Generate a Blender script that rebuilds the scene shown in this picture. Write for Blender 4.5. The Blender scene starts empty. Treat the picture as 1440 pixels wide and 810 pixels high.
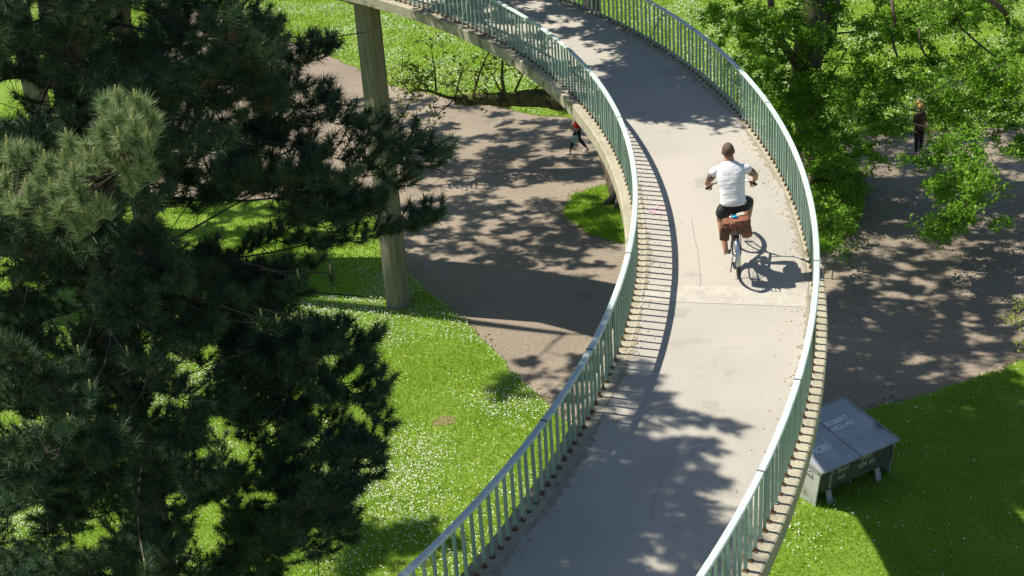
import bpy, bmesh, math, random
import numpy as np
from mathutils import Vector, Matrix
random.seed(7); rng = np.random.default_rng(11)
S = bpy.context.scene
COL = S.collection
PI = math.pi
# ------------------------------------------------------------------ camera, sky, sun, exposure
CAM_H = 14.405; FOC = 1903.96; PITCH = 0.42152; ROLL = 0.069114
cp, sp, cr, sr = math.cos(PITCH), math.sin(PITCH), math.cos(ROLL), math.sin(ROLL)
FW = Vector((0, cp, -sp)); DN0 = Vector((0, -sp, -cp)); RT0 = Vector((1, 0, 0))
EX = cr*RT0 + sr*DN0; EY = -sr*RT0 + cr*DN0
CAMP = Vector((0, 0, CAM_H))
cam = bpy.data.objects.new('camera', bpy.data.cameras.new('camera')); COL.objects.link(cam)
cam.data.sensor_width = 36; cam.data.lens = 36*FOC/1440; cam.data.clip_start = .5; cam.data.clip_end = 1500
M3 = Matrix((EX, -EY, -FW)).transposed()
cam.matrix_world = Matrix.Translation(CAMP) @ M3.to_4x4()
S.camera = cam
W = bpy.data.worlds.new('World'); S.world = W; W.use_nodes = True
nt = W.node_tree; sky = nt.nodes.new('ShaderNodeTexSky'); sky.sky_type = 'NISHITA'; sky.sun_disc = False
SUN_EL = math.radians(56.2); SUN_AZ = math.radians(161)
sky.sun_elevation = SUN_EL; sky.sun_rotation = math.radians(90) - SUN_AZ
sky.air_density = 1.0; sky.dust_density = .6
nt.links.new(sky.outputs[0], nt.nodes['Background'].inputs[0]); nt.nodes['Background'].inputs[1].default_value = .072
SUND = Vector((-math.cos(SUN_AZ)*math.cos(SUN_EL), -math.sin(SUN_AZ)*math.cos(SUN_EL), -math.sin(SUN_EL)))  # travel
ld = bpy.data.lights.new('sun', 'SUN'); ld.energy = 5.0; ld.angle = math.radians(.53); ld.color = (1, .935, .81)
sun = bpy.data.objects.new('sun', ld); COL.objects.link(sun); sun.rotation_euler = SUND.to_track_quat('-Z', 'Y').to_euler()
S.view_settings.view_transform = 'Standard'; S.view_settings.look = 'None'; S.view_settings.gamma = 1
S.view_settings.exposure = 0.62
S.cycles.max_bounces = 6; S.cycles.diffuse_bounces = 3; S.cycles.transparent_max_bounces = 6

# ------------------------------------------------------------------ helpers
def ray(u, v):
    return (FW + EX*((u-720)/FOC) + EY*((v-405)/FOC))
def gnd(u, v, z=0.):
    d = ray(u, v); return CAMP + d*((CAM_H-z)/-d.z)
def at(u, v, Y):
    d = ray(u, v); return CAMP + d*(Y/d.y)

class MB:
    def __init__(s): s.v = []; s.f = []
    def add(s, vs, fs):
        n = len(s.v); s.v += [tuple(p) for p in vs]; s.f += [tuple(n+i for i in f) for f in fs]; return s
    def box(s, c, size, R=None, taper=1.0):
        hx, hy, hz = [q/2 for q in size]; vs = []
        for z in (-1, 1):
            k = taper if z > 0 else 1
            for x, y in ((-1, -1), (1, -1), (1, 1), (-1, 1)):
                p = Vector((x*hx*k, y*hy*k, z*hz))
                if R is not None: p = R @ p
                vs.append(p + Vector(c))
        return s.add(vs, [(3, 2, 1, 0), (4, 5, 6, 7), (0, 1, 5, 4), (1, 2, 6, 5), (2, 3, 7, 6), (3, 0, 4, 7)])
    def tube(s, pts, rad, n=6, cap=True):
        pts = [Vector(p) for p in pts]; m = len(pts)
        if not hasattr(rad, '__len__'): rad = [rad]*m
        rings = []; up = Vector((0.13, 0.31, .94)).normalized()
        for i, p in enumerate(pts):
            t = (pts[min(i+1, m-1)] - pts[max(i-1, 0)])
            t = t.normalized() if t.length > 1e-9 else Vector((0, 0, 1))
            a = t.cross(up)
            if a.length < .1: a = t.cross(Vector((1, 0, 0)))
            a.normalize(); b = t.cross(a); up = b.cross(t) if i else up
            up = -(t.cross(a).cross(t)).cross(t) if False else Vector((0.13, 0.31, .94)).normalized()
            rings.append([p + (a*math.cos(k*2*PI/n) + b*math.sin(k*2*PI/n))*rad[i] for k in range(n)])
        vs = [q for r in rings for q in r]; fs = []
        for i in range(m-1):
            for k in range(n):
                k2 = (k+1) % n; fs.append((i*n+k, i*n+k2, (i+1)*n+k2, (i+1)*n+k))
        if cap: fs += [tuple(range(n))[::-1], tuple((m-1)*n+k for k in range(n))]
        return s.add(vs, fs)
    def ell(s, c, r, nu=12, nv=8, R=None, noise=0.):
        vs = []; fs = []
        for j in range(nv+1):
            th = PI*j/nv
            for i in range(nu):
                ph = 2*PI*i/nu; k = 1 + noise*(random.random()-.5)
                p = Vector((r[0]*math.sin(th)*math.cos(ph), r[1]*math.sin(th)*math.sin(ph), r[2]*math.cos(th)))*k
                if R is not None: p = R @ p
                vs.append(p + Vector(c))
        for j in range(nv):
            for i in range(nu):
                i2 = (i+1) % nu; fs.append((j*nu+i, (j+1)*nu+i, (j+1)*nu+i2, j*nu+i2))
        return s.add(vs, fs)
    def mesh(s, name):
        me = bpy.data.meshes.new(name); me.from_pydata(s.v, [], s.f); me.validate(); me.update(); return me

def npmesh(name, V, F):
    """V (n,3), F (m,k) arrays -> mesh, fast"""
    me = bpy.data.meshes.new(name); V = np.ascontiguousarray(V, dtype=np.float32); F = np.ascontiguousarray(F, dtype=np.int32)
    m, k = F.shape
    me.vertices.add(len(V)); me.vertices.foreach_set('co', V.ravel())
    me.loops.add(m*k); me.loops.foreach_set('vertex_index', F.ravel())
    me.polygons.add(m); me.polygons.foreach_set('loop_start', np.arange(0, m*k, k, dtype=np.int32))
    me.update(calc_edges=True); me.validate(); return me

def link(name, me, mat=None, parent=None, smooth=False):
    o = bpy.data.objects.new(name, me); COL.objects.link(o)
    if mat is not None and len(me.materials) == 0: me.materials.append(mat)
    if parent is not None:
        o.parent = parent
    if smooth:
        me.polygons.foreach_set('use_smooth', [True]*len(me.polygons))
    return o
def part(name, mb, mat, parent, smooth=False, world=True):
    """mesh given in world coordinates unless world=False; parent has no parent rotation when world"""
    me = mb.mesh(name) if isinstance(mb, MB) else mb
    o = link(name, me, mat, parent, smooth)
    if world and parent is not None:
        p = parent; off = Vector((0, 0, 0))
        while p is not None: off += p.location; p = p.parent
        o.location = -off
    return o
def tag(o, label=None, cat=None, group=None, kind=None):
    if label: o['label'] = label
    if cat: o['category'] = cat
    if group: o['group'] = group
    if kind: o['kind'] = kind
    return o
def thing(name, label, cat, loc=(0, 0, 0), group=None):
    o = bpy.data.objects.new(name, None); COL.objects.link(o); o.location = loc; o.empty_display_size = .3
    return tag(o, label, cat, group)

# ------------------------------------------------------------------ materials
def mat(name, c1, c2=None, scale=5., rough=.8, bump=0., bscale=None, metal=0., detail=6., stretch=None, c3=None, s3=1., t3=.5, transl=0., spec=.3, coords='Object', speck=None):
    m = bpy.data.materials.new(name); m.use_nodes = True; n = m.node_tree; L = n.links; bs = n.nodes['Principled BSDF']
    bs.inputs['Roughness'].default_value = rough; bs.inputs['Metallic'].default_value = metal; bs.inputs['Specular IOR Level'].default_value = spec
    bs.inputs['Base Color'].default_value = (*c1, 1); colout = None
    tc = n.nodes.new('ShaderNodeTexCoord'); vec = tc.outputs[coords]
    if stretch:
        mp = n.nodes.new('ShaderNodeMapping'); mp.inputs['Scale'].default_value = stretch; L.new(vec, mp.inputs[0]); vec = mp.outputs[0]
    def noise(sc, det=detail):
        t = n.nodes.new('ShaderNodeTexNoise'); t.inputs['Scale'].default_value = sc; t.inputs['Detail'].default_value = det; L.new(vec, t.inputs['Vector']); return t.outputs[0]
    def ramp(src, a, b):
        r = n.nodes.new('ShaderNodeMapRange'); r.inputs[1].default_value = a; r.inputs[2].default_value = b; L.new(src, r.inputs[0]); return r.outputs[0]
    def mix(f, A, B):
        x = n.nodes.new('ShaderNodeMix'); x.data_type = 'RGBA'; L.new(f, x.inputs[0])
        for i, q in ((6, A), (7, B)):
            if isinstance(q, tuple): x.inputs[i].default_value = (*q, 1)
            else: L.new(q, x.inputs[i])
        return x.outputs[2]
    if c2 is not None:
        colout = mix(ramp(noise(scale), .35, .65), c1, c2)
        if c3 is not None: colout = mix(ramp(noise(s3), t3, t3+.08), colout, c3)
    if speck is not None and colout is not None:
        mr = n.nodes.new('ShaderNodeMapRange'); mr.inputs[1].default_value = .32; mr.inputs[2].default_value = .68; mr.inputs[3].default_value = 1-speck[1]; mr.inputs[4].default_value = 1+speck[1]*.7
        L.new(noise(speck[0], 3), mr.inputs[0]); vm = n.nodes.new('ShaderNodeVectorMath'); vm.operation = 'SCALE'; L.new(colout, vm.inputs[0]); L.new(mr.outputs[0], vm.inputs['Scale']); colout = vm.outputs[0]
    if colout is not None: L.new(colout, bs.inputs['Base Color'])
    if bump:
        b = n.nodes.new('ShaderNodeBump'); b.inputs['Strength'].default_value = bump; b.inputs['Distance'].default_value = .02
        L.new(noise(bscale or scale*3), b.inputs['Height']); L.new(b.outputs[0], bs.inputs['Normal'])
    if transl:
        tr = n.nodes.new('ShaderNodeBsdfTranslucent'); mx = n.nodes.new('ShaderNodeMixShader'); mx.inputs[0].default_value = transl
        if colout is not None: L.new(colout, tr.inputs[0])
        else: tr.inputs[0].default_value = (*c1, 1)
        L.new(bs.outputs[0], mx.inputs[1]); L.new(tr.outputs[0], mx.inputs[2]); L.new(mx.outputs[0], n.nodes['Material Output'].inputs[0])
    m['mix'] = 0
    return m
M = {}
M['deck'] = mat('deck_asphalt', (.42, .392, .343), (.365, .343, .303), .55, .92, .45, 70, c3=(.34, .32, .28), s3=1.9, t3=.60, speck=(34, .055))
M['strip'] = mat('deck_repair', (.47, .445, .39), (.385, .36, .315), 4.5, .92, .3, 60, speck=(30, .12))
M['dirt'] = mat('gutter_dirt', (.27, .235, .165), (.33, .30, .235), 12, .95, .3, 50, speck=(50, .3))
M['crack'] = mat('crack', (.29, .27, .235))
M['joint'] = mat('rail_joint', (.12, .13, .12))
M['soil'] = mat('bare_soil', (.26, .19, .12), (.18, .15, .07), 6, .95, .5, 30)
M['deadneedle'] = mat('dead_needles', (.20, .12, .06), (.14, .085, .045), 5)
M['conc'] = mat('weathered_concrete', (.41, .38, .28), (.32, .295, .22), 3, .9, .5, 25, c3=(.17, .155, .10), s3=2.6, t3=.59, speck=(40, .15))
M['concdark'] = mat('stained_concrete_beam', (.30, .265, .18), (.22, .19, .13), 2.5, .9, .4, 20, c3=(.09, .085, .06), s3=1.3, t3=.55)
M['pillar'] = mat('board_marked_concrete', (.25, .235, .17), (.15, .145, .105), 2.2, .9, .5, 14, stretch=(9, 9, .5))
M['rail'] = mat('handrail_paint', (.56, .66, .62), (.44, .57, .53), 1.6, .45, .15, 60, c3=(.24, .20, .15), s3=11, t3=.69, spec=.5, speck=(30, .12))
M['leafbrown'] = mat('dry_leaf', (.28, .20, .11), (.42, .36, .22), 40)
M['asphalt'] = mat('park_asphalt', (.29, .242, .19), (.22, .18, .138), .22, .95, .7, 40, c3=(.215, .178, .14), s3=.9, t3=.58, speck=(14, .22))
M['grassbase'] = mat('turf', (.13, .22, .022), (.18, .27, .035), 1.2, 1., .8, 60)
M['grass'] = mat('grass_blades', (.25, .43, .024), (.34, .50, .045), .7, .7, transl=.45, detail=8, c3=(.38, .46, .08), s3=2.3, t3=.60)
M['daisy'] = mat('daisy_petals', (.80, .80, .74), transl=.2)
M['needle'] = mat('pine_needles', (.034, .078, .040), (.072, .128, .056), 2.2, .6, transl=.15)
M['needle_lit'] = mat('sunlit_pine_needles', (.15, .25, .09), (.38, .45, .23), 12., .45, transl=.3)  # paler copy of the needle green, with sunlight painted into the colour
M['candle'] = mat('pine_candle', (.42, .40, .14))
M['barkpine'] = mat('pine_bark', (.055, .045, .036), (.10, .085, .07), 9, .95, .6, 30)
M['bark'] = mat('tree_bark', (.085, .065, .045), (.15, .12, .085), 8, .95, .7, 25, stretch=(1, 1, .3))
M['moss'] = mat('mossy_bark', (.075, .065, .028), (.11, .12, .03), 5, .95, .8, 20, c3=(.05, .04, .03), s3=4, t3=.52)
M['leafA'] = mat('fresh_leaves', (.13, .32, .02), (.21, .41, .03), 1.6, .5, transl=.5)
M['leafB'] = mat('dark_leaves', (.07, .17, .018), (.12, .24, .025), 1.6, .5, transl=.45)
M['leafC'] = mat('yellow_green_leaves', (.20, .27, .04), (.28, .32, .07), 3., .5, transl=.45)
M['zinc'] = mat('galvanised_sheet', (.44, .46, .48), (.34, .36, .38), 2.5, .45, .08, 8, metal=.35, c3=(.17, .15, .13), s3=1.1, t3=.60)
M['zincside'] = mat('pale_sheet_side', (.50, .52, .50), (.38, .40, .38), 3.5, .5, .08, 8, metal=.2, c3=(.28, .24, .20), s3=2., t3=.6)
M['darksteel'] = mat('dark_green_steel', (.05, .06, .045), (.08, .085, .06), 5, .6)
M['legsteel'] = mat('grey_steel_leg', (.32, .34, .35), (.24, .25, .26), 8, .6)
M['spray'] = mat('white_spray_paint', (.72, .78, .82), rough=.7)
M['sprayy'] = mat('faded_spray_paint', (.40, .40, .26), (.25, .27, .2), 20)
M['skin'] = mat('skin', (.46, .25, .165), (.42, .22, .14), 8, .55)
M['skinarm'] = mat('tattooed_skin', (.33, .19, .13), (.10, .095, .10), 26, .6, c3=(.25, .22, .22), s3=38, t3=.55)
M['stubble'] = mat('shaved_hair', (.10, .062, .048), (.14, .09, .07), 60, .8)
M['tee'] = mat('white_cotton', (.78, .78, .81), (.72, .73, .77), 4, .9, 1.0, 7, stretch=(1, 1, 2.2))
M['short'] = mat('navy_black_shorts', (.018, .019, .026), (.03, .03, .038), 6, .9, .4, 14)
M['shoe'] = mat('white_shoe', (.70, .70, .70), (.5, .5, .5), 12)
M['black'] = mat('black_rubber', (.02, .02, .02), rough=.7)
M['chrome'] = mat('bright_metal', (.55, .55, .56), rough=.28, metal=.9)
M['bikeframe'] = mat('graphite_frame', (.05, .05, .055), rough=.35, metal=.3)
M['leather'] = mat('brown_leather', (.23, .095, .055), (.15, .06, .038), 7, .55, .5, 16, c3=(.32, .15, .09), s3=5, t3=.56)
M['leather2'] = mat('dark_leather', (.085, .04, .028), (.12, .055, .035), 9, .5, .4, 16)
M['blue'] = mat('blue_plastic', (.02, .38, .75), rough=.3)
M['red'] = mat('red_cloth', (.62, .03, .035), (.5, .02, .03), 8)
M['teal'] = mat('teal_cloth', (.05, .33, .27), (.55, .6, .55), 30)
M['trouser'] = mat('black_trousers', (.02, .02, .024), rough=.9)
M['darktop'] = mat('dark_brown_top', (.05, .03, .025), (.09, .05, .035), 14)
M['blond'] = mat('blond_hair', (.50, .32, .10), (.36, .22, .07), 30, .6)
M['darkhair'] = mat('dark_hair', (.03, .02, .018), (.05, .035, .03), 40, .6)
M['cap'] = mat('white_cap', (.75, .75, .75), (.6, .6, .62), 12)
M['pink'] = mat('pink_chalk', (.62, .36, .47), (.47, .38, .38), 25, .95)
M['beige'] = mat('pale_pink_cloth', (.55, .40, .33), (.5, .36, .3), 9)

def picket_mat():   # green paint, rust and moss creeping up from the foot
    m = bpy.data.materials.new('picket_paint'); m.use_nodes = True; n = m.node_tree; L = n.links; bs = n.nodes['Principled BSDF']
    bs.inputs['Roughness'].default_value = .5
    tc = n.nodes.new('ShaderNodeTexCoord'); se = n.nodes.new('ShaderNodeSeparateXYZ'); L.new(tc.outputs['Object'], se.inputs[0])
    oi = n.nodes.new('ShaderNodeObjectInfo')
    ad = n.nodes.new('ShaderNodeVectorMath'); ad.operation = 'ADD'; L.new(tc.outputs['Object'], ad.inputs[0]); L.new(oi.outputs['Random'], ad.inputs[1])
    no = n.nodes.new('ShaderNodeTexNoise'); no.inputs['Scale'].default_value = 11; no.inputs['Detail'].default_value = 5
    mu = n.nodes.new('ShaderNodeVectorMath'); mu.operation = 'MULTIPLY_ADD'; mu.inputs[1].default_value = (1, 1, 1)
    L.new(tc.outputs['Object'], mu.inputs[0])
    sc = n.nodes.new('ShaderNodeVectorMath'); sc.operation = 'SCALE'; sc.inputs[0].default_value = (17, 31, 23); L.new(oi.outputs['Random'], sc.inputs['Scale'])
    L.new(sc.outputs[0], mu.inputs[2]); L.new(mu.outputs[0], no.inputs['Vector'])
    r1 = n.nodes.new('ShaderNodeMapRange'); r1.inputs[1].default_value = .0; r1.inputs[2].default_value = 1; r1.inputs[3].default_value = 0; r1.inputs[4].default_value = 1; L.new(oi.outputs['Random'], r1.inputs[0])
    c1 = n.nodes.new('ShaderNodeMix'); c1.data_type = 'RGBA'; L.new(r1.outputs[0], c1.inputs[0]); c1.inputs[6].default_value = (.18, .31, .25, 1); c1.inputs[7].default_value = (.31, .44, .37, 1)
    a = n.nodes.new('ShaderNodeMath'); a.operation = 'MULTIPLY_ADD'; L.new(no.outputs[0], a.inputs[0]); a.inputs[1].default_value = .22; a.inputs[2].default_value = -.065
    lt = n.nodes.new('ShaderNodeMath'); lt.operation = 'LESS_THAN'; L.new(se.outputs[2], lt.inputs[0]); L.new(a.outputs[0], lt.inputs[1])
    c2 = n.nodes.new('ShaderNodeMix'); c2.data_type = 'RGBA'; L.new(lt.outputs[0], c2.inputs[0]); L.new(c1.outputs[2], c2.inputs[6]); c2.inputs[7].default_value = (.13, .075, .04, 1)
    r2 = n.nodes.new('ShaderNodeMapRange'); r2.inputs[1].default_value = .61; r2.inputs[2].default_value = .66; L.new(no.outputs[0], r2.inputs[0])
    c3 = n.nodes.new('ShaderNodeMix'); c3.data_type = 'RGBA'; L.new(r2.outputs[0], c3.inputs[0]); L.new(c2.outputs[2], c3.inputs[6]); c3.inputs[7].default_value = (.24, .23, .15, 1)
    L.new(c3.outputs[2], bs.inputs['Base Color']); return m
M['picket'] = picket_mat()
M['rust'] = mat('rusty_bar', (.22, .09, .05), (.14, .06, .035), 12)

# ------------------------------------------------------------------ ground
def inpoly(P, X, Y):
    inside = np.zeros(len(X), bool); n = len(P); j = n-1
    for i in range(n):
        xi, yi = P[i]; xj, yj = P[j]
        c = ((yi > Y) != (yj > Y)) & (X < (xj-xi)*(Y-yi)/(yj-yi+1e-12)+xi); inside ^= c; j = i
    return inside
def vnoise(X, Y, s, seed=0):
    X = X/s; Y = Y/s; xi = np.floor(X).astype(int); yi = np.floor(Y).astype(int); fx = X-xi; fy = Y-yi
    fx = fx*fx*(3-2*fx); fy = fy*fy*(3-2*fy)
    def h(a, b):
        q = (a*374761393 + b*668265263 + seed*974711) & 0x7fffffff; q = (q ^ (q >> 13))*1274126177 & 0x7fffffff
        return ((q ^ (q >> 16)) & 0xffff)/65535.
    return (h(xi, yi)*(1-fx)+h(xi+1, yi)*fx)*(1-fy) + (h(xi, yi+1)*(1-fx)+h(xi+1, yi+1)*fx)*fy
def fbm(X, Y, s, seed=0):
    return .5*vnoise(X, Y, s, seed)+.3*vnoise(X, Y, s/2.3, seed+1)+.2*vnoise(X, Y, s/5, seed+2)

g = MB().add([(-400, -150, 0), (400, -150, 0), (400, 900, 0), (-400, 900, 0)], [(0, 1, 2, 3)])
tag(part('ground', g, M['asphalt'], None), kind='structure')
def rough_edge(P, step=.35, amp=.07, seed=3):
    out = []; R = random.Random(seed)
    for i in range(len(P)):
        a = Vector(P[i]); b = Vector(P[(i+1) % len(P)]); L = (b-a).length
        k = max(1, int(L/step)) if L < 30 else 12
        for q in range(k):
            p = a.lerp(b, q/k)
            if q or L < 30: p = p + Vector((R.uniform(-amp, amp), R.uniform(-amp, amp)))
            out.append((p.x, p.y))
    return out
G1 = rough_edge([(-13.6, 44.5), (-12.5, 41.2), (-9.2, 40.2), (-6.6, 40.0), (-5.1, 39.5), (-3.9, 37.9), (-3.2, 35.8), (-2.75, 33.5), (-1.95, 31.6), (-1.1, 30), (-.3, 27.9), (.6, 25.8), (1.9, 22.6), (2.6, 20), (3.0, 17), (3.2, -10), (-80, -10), (-80, 120), (-26, 110), (-17.6, 73), (-15.2, 59), (-14.2, 52)])
G2 = rough_edge([(30, 29.5), (16, 27.4), (11.1, 26.2), (8.55, 25), (6.9, 24.5), (5.3, 22.6), (4.2, 20.6), (3.5, 17), (3.3, -10), (80, -10), (80, 31)], seed=5)
G3 = rough_edge([(-24, 110), (-16.1, 72.4), (-13.2, 67.2), (-10.5, 63.5), (-8.1, 59.4), (-5.9, 55.8), (-4.3, 52.6), (-2.2, 50.4), (-.06, 48.6), (.95, 47.5), (2.7, 46.4), (7, 44), (10.9, 41.9), (12.3, 42.4), (17, 42.2), (40, 43), (120, 46), (160, 300), (-60, 300)], seed=6)
G4 = rough_edge([(1.7, 37), (1.95, 38.6), (3.1, 39.3), (6, 40.2), (9.5, 41.3), (10.9, 41.2), (11, 39.8), (10.6, 37.6), (10.25, 36.2), (9.4, 34.2), (8.5, 33.3), (6.5, 32.5), (4.5, 33.2), (3.3, 34.5), (2.3, 35.4)], seed=8)
def sheet(name, P, z, m, kind='structure'):
    me = bpy.data.meshes.new(name); bm = bmesh.new()
    top = [bm.verts.new((x, y, z)) for x, y in P]; bot = [bm.verts.new((x, y, -.01)) for x, y in P]
    f = bm.faces.new(top); 
    if f.normal.z < 0 or True:
        f.normal_update()
        if f.normal.z < 0: f.normal_flip()
    for i in range(len(P)):
        j = (i+1) % len(P); bm.faces.new((top[i], top[j], bot[j], bot[i]))
    bmesh.ops.triangulate(bm, faces=[f]); bmesh.ops.recalc_face_normals(bm, faces=bm.faces); bm.to_mesh(me); bm.free()
    return tag(link(name, me, m), kind=kind)
for nm, P, dz in (('lawn', G1, .03), ('lawn', G2, .031), ('meadow', G3, .032), ('tree_island', G4, .034)):
    sheet(nm, P, dz, M['grassbase'])

def visible(X, Y, Z, mu=280, mv=90):
    P = np.stack([X, Y, Z-CAM_H], -1); d = P@np.array(FW); u = P@np.array(EX)/d*FOC+720; v = P@np.array(EY)/d*FOC+405
    return (u > -mu) & (u < 1440+mu) & (v > -mv) & (v < 810+mv)
def grass_pts(P, x0, x1, y0, y1, dens):
    n = int((x1-x0)*(y1-y0)*dens); X = rng.uniform(x0, x1, n); Y = rng.uniform(y0, y1, n)
    k = inpoly(P, X, Y); X, Y = X[k], Y[k]; k = visible(X, Y, np.zeros(len(X))); return X[k], Y[k]
def blades(X, Y, h, w, z0=.02):
    n = len(X); a = rng.uniform(0, 2*PI, n); le = rng.uniform(0, .75, n); az = rng.uniform(0, 2*PI, n)
    hh = h*rng.uniform(.5, 1.25, n)*(0.6+.9*fbm(X, Y, 1.3, 4)); ww = w*rng.uniform(.7, 1.3, n)
    B = np.stack([X, Y, np.full(n, z0)], -1); dx = np.stack([np.cos(a), np.sin(a), 0*a], -1)*ww[:, None]/2
    T = B + np.stack([np.cos(az)*np.sin(le), np.sin(az)*np.sin(le), np.cos(le)], -1)*hh[:, None]
    V = np.stack([B-dx, B+dx, T], 1).reshape(-1, 3); F = np.arange(3*n).reshape(-1, 3); return V, F
def merge(L):
    off = 0; Vs = []; Fs = []
    for V, F in L: Vs.append(V); Fs.append(F+off); off += len(V)
    return np.concatenate(Vs), np.concatenate(Fs)
segs = []
for P, bx, dens, h, w in ((G1, (-14, 5, 17, 34), 1100, .085, .018), (G1, (-20, 0, 34, 75), 170, .11, .045), (G2, (3.2, 15, 16, 28), 1100, .085, .018),
                          (G4, (1, 12, 32, 42), 700, .12, .03), (G3, (-20, 32, 42, 85), 130, .13, .06)):
    X, Y = grass_pts(P, *bx, dens); X = X+rng.normal(0, .05, len(X)); Y = Y+rng.normal(0, .05, len(Y)); segs.append(blades(X, Y, h, w))
V, F = merge(segs); tag(link('grass', npmesh('grass', V, F), M['grass']), 'short green grass covering the lawns', None, None, 'stuff')
def discs(X, Y, z, r):
    n = len(X); a = rng.uniform(0, 2*PI, n); t = rng.uniform(-.5, .5, (n, 2)); rr = r*rng.uniform(.7, 1.2, n)
    c = np.stack([X, Y, z], -1); Vs = []
    for k in range(5):
        q = a + k*2*PI/5; dx = np.cos(q)*rr; dy = np.sin(q)*rr; Vs.append(c + np.stack([dx, dy, dx*t[:, 0]+dy*t[:, 1]], -1))
    V = np.stack(Vs, 1).reshape(-1, 3); return V, np.arange(5*n).reshape(-1, 5)
ds = []
for P, bx, dens, r, thr in ((G1, (-14, 4, 17, 34), 640, .0125, .43), (G2, (4.5, 15, 16, 28), 170, .015, .60), (G3, (-20, 32, 42, 85), 170, .021, .40), (G1, (-20, 0, 34, 75), 40, .02, .55)):
    X, Y = grass_pts(P, *bx, dens); f = fbm(X, Y, 2.6, 21); pr = np.clip((f-thr)*2.4, .0, .75)+.03; k = rng.random(len(X)) < pr*(.25+1.1*rng.random(len(X)))
    ds.append(discs(X[k], Y[k], .075+.05*rng.random(k.sum()), r))
V, F = merge(ds); tag(link('daisies', npmesh('daisies', V, F), M['daisy']), 'white daisies scattered in patches over the lawns', None, None, 'stuff')
for u, v, a_, b_ in ((625, 594, .30, .26),):
    c = gnd(u, v); mb = MB(); n = 14; ps = [(c.x+a_*math.cos(2*PI*k/n)*random.uniform(.7, 1.2), c.y+b_*math.sin(2*PI*k/n)*random.uniform(.6, 1.3), .036) for k in range(n)]
    qs = [(x, y, .02) for x, y, z in ps]; mb.add(ps+qs, [tuple(range(n))]+[(k, n+k, n+(k+1) % n, (k+1) % n) for k in range(n)]); tag(part('bare_patch', mb, M['soil'], None), kind='structure')
# leaf litter and crumbs on the paths
X = rng.uniform(-12, 20, 30000); Y = rng.uniform(22, 60, 30000); edge = fbm(X, Y, 2.2, 55)
k = visible(X, Y, 0*X) & ~inpoly(G1, X, Y) & ~inpoly(G2, X, Y) & ~inpoly(G3, X, Y) & ~inpoly(G4, X, Y) & (rng.random(len(X)) < np.clip((edge-.42)*2.4, .03, .8))
V, F = discs(X[k], Y[k], np.full(k.sum(), .015), .022); tag(link('leaf_litter', npmesh('leaf_litter', V, F), M['leafbrown']), 'fallen leaf litter strewn over the asphalt', None, None, 'stuff')

ex = []; ey = []
for P in (G1, G2, G3, G4):
    A = np.array(P); B = np.roll(A, -1, 0); Ln = np.linalg.norm(B-A, axis=1)
    for a, b, l in zip(A, B, Ln):
        if l > 5: continue
        n = int(l*26); t = rng.random(n)[:, None]; q = a+(b-a)*t+rng.normal(0, .14, (n, 2)); ex.append(q[:, 0]); ey.append(q[:, 1])
X = np.concatenate(ex); Y = np.concatenate(ey); k = visible(X, Y, 0*X) & (fbm(X, Y, 1.5, 9) > .42); X = X[k]; Y = Y[k]
V, F = discs(X, Y, np.full(len(X), .018), .034); tag(link('edge_debris', npmesh('edge_debris', V, F), M['soil']), 'crumbs of soil along the edges of the lawns', None, None, 'stuff')
# ------------------------------------------------------------------ the curved footbridge
CX, CY = -13.042, 19.587
RI, RO = 14.80, 17.52        # slab edges
PL, PR = 14.965, 17.365      # picket lines
def zdeck(r, ph):
    p = max(-.785, min(.785, ph)); z = 4.943 + .10709*(CY + r*math.sin(p))
    return z + (ph-p)*16.1*.0757
def dk(r, ph, dz=0.): return Vector((CX + r*math.cos(ph), CY + r*math.sin(ph), zdeck(r, ph)+dz))
def sweep(prof, a0, a1, step=.0175, closed=True):
    n = int((a1-a0)/step)+1; mb = MB(); vs = []; k = len(prof)
    for i in range(n+1):
        ph = a0+(a1-a0)*i/n
        for r, dz in prof: vs.append(dk(r, ph, dz))
    fs = []
    for i in range(n):
        for j in range(k if closed else k-1):
            j2 = (j+1) % k; fs.append((i*k+j, (i+1)*k+j, (i+1)*k+j2, i*k+j2))
    if closed: fs += [tuple(range(k)), tuple(n*k+j for j in range(k))[::-1]]
    return mb.add(vs, fs)
A0, A1 = math.radians(-80), math.radians(125)
br = thing('curved_footbridge', 'curved concrete cycle and foot bridge with pale green railings crossing the park', 'footbridge', (CX+16.1, CY, 0))
part('deck_slab', sweep([(RI, -.012), (RI+.02, -.0), (RO-.02, -.0), (RO, -.012), (RO, -.22), (RO-.55, -.27), (RO-.75, -.60), (RI+.75, -.60), (RI+.55, -.27), (RI, -.22)], A0, A1), M['conc'], br)
asp = part('deck_surface', sweep([(PL+.11, .0), (PL+.12, .007), (PR-.07, .007), (PR-.06, .0)], A0, A1, closed=False), M['deck'], br)
st = part('repair_strip', sweep([(PL+.16, .006), (PL+.165, .011), (PR-.10, .011), (PR-.095, .006)], math.radians(-12.0), math.radians(-10.4), .01, closed=False), M['strip'], asp)
cr1 = MB()
def crack(pts, w):
    cr1 = MB()
    P = [Vector(p) for p in pts]
    for i in range(len(P)-1):
        a, b = P[i], P[i+1]; t = (b-a).normalized(); s = Vector((-t.y, t.x, 0))*w/2
        cr1.add([a-s, a+s, b+s, b-s], [(3, 2, 1, 0)])
    part('crack', cr1, M['crack'], asp)
def on_deck(u, v, dz=.0):
    d = ray(u, v); t = 5.
    while t < 60:
        p = CAMP+d*t
        if p.z < 4.943+.10709*p.y+dz: break
        t += .005
    return p
crack([on_deck(*q, .0125) for q in ((972, 306), (974, 320), (977, 336), (981, 352), (983, 370), (985, 392), (984, 405))], .008)
crack([on_deck(*q, .0125) for q in ((958, 610), (948, 640), (932, 670), (921, 700), (915, 730))], .007)
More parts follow.
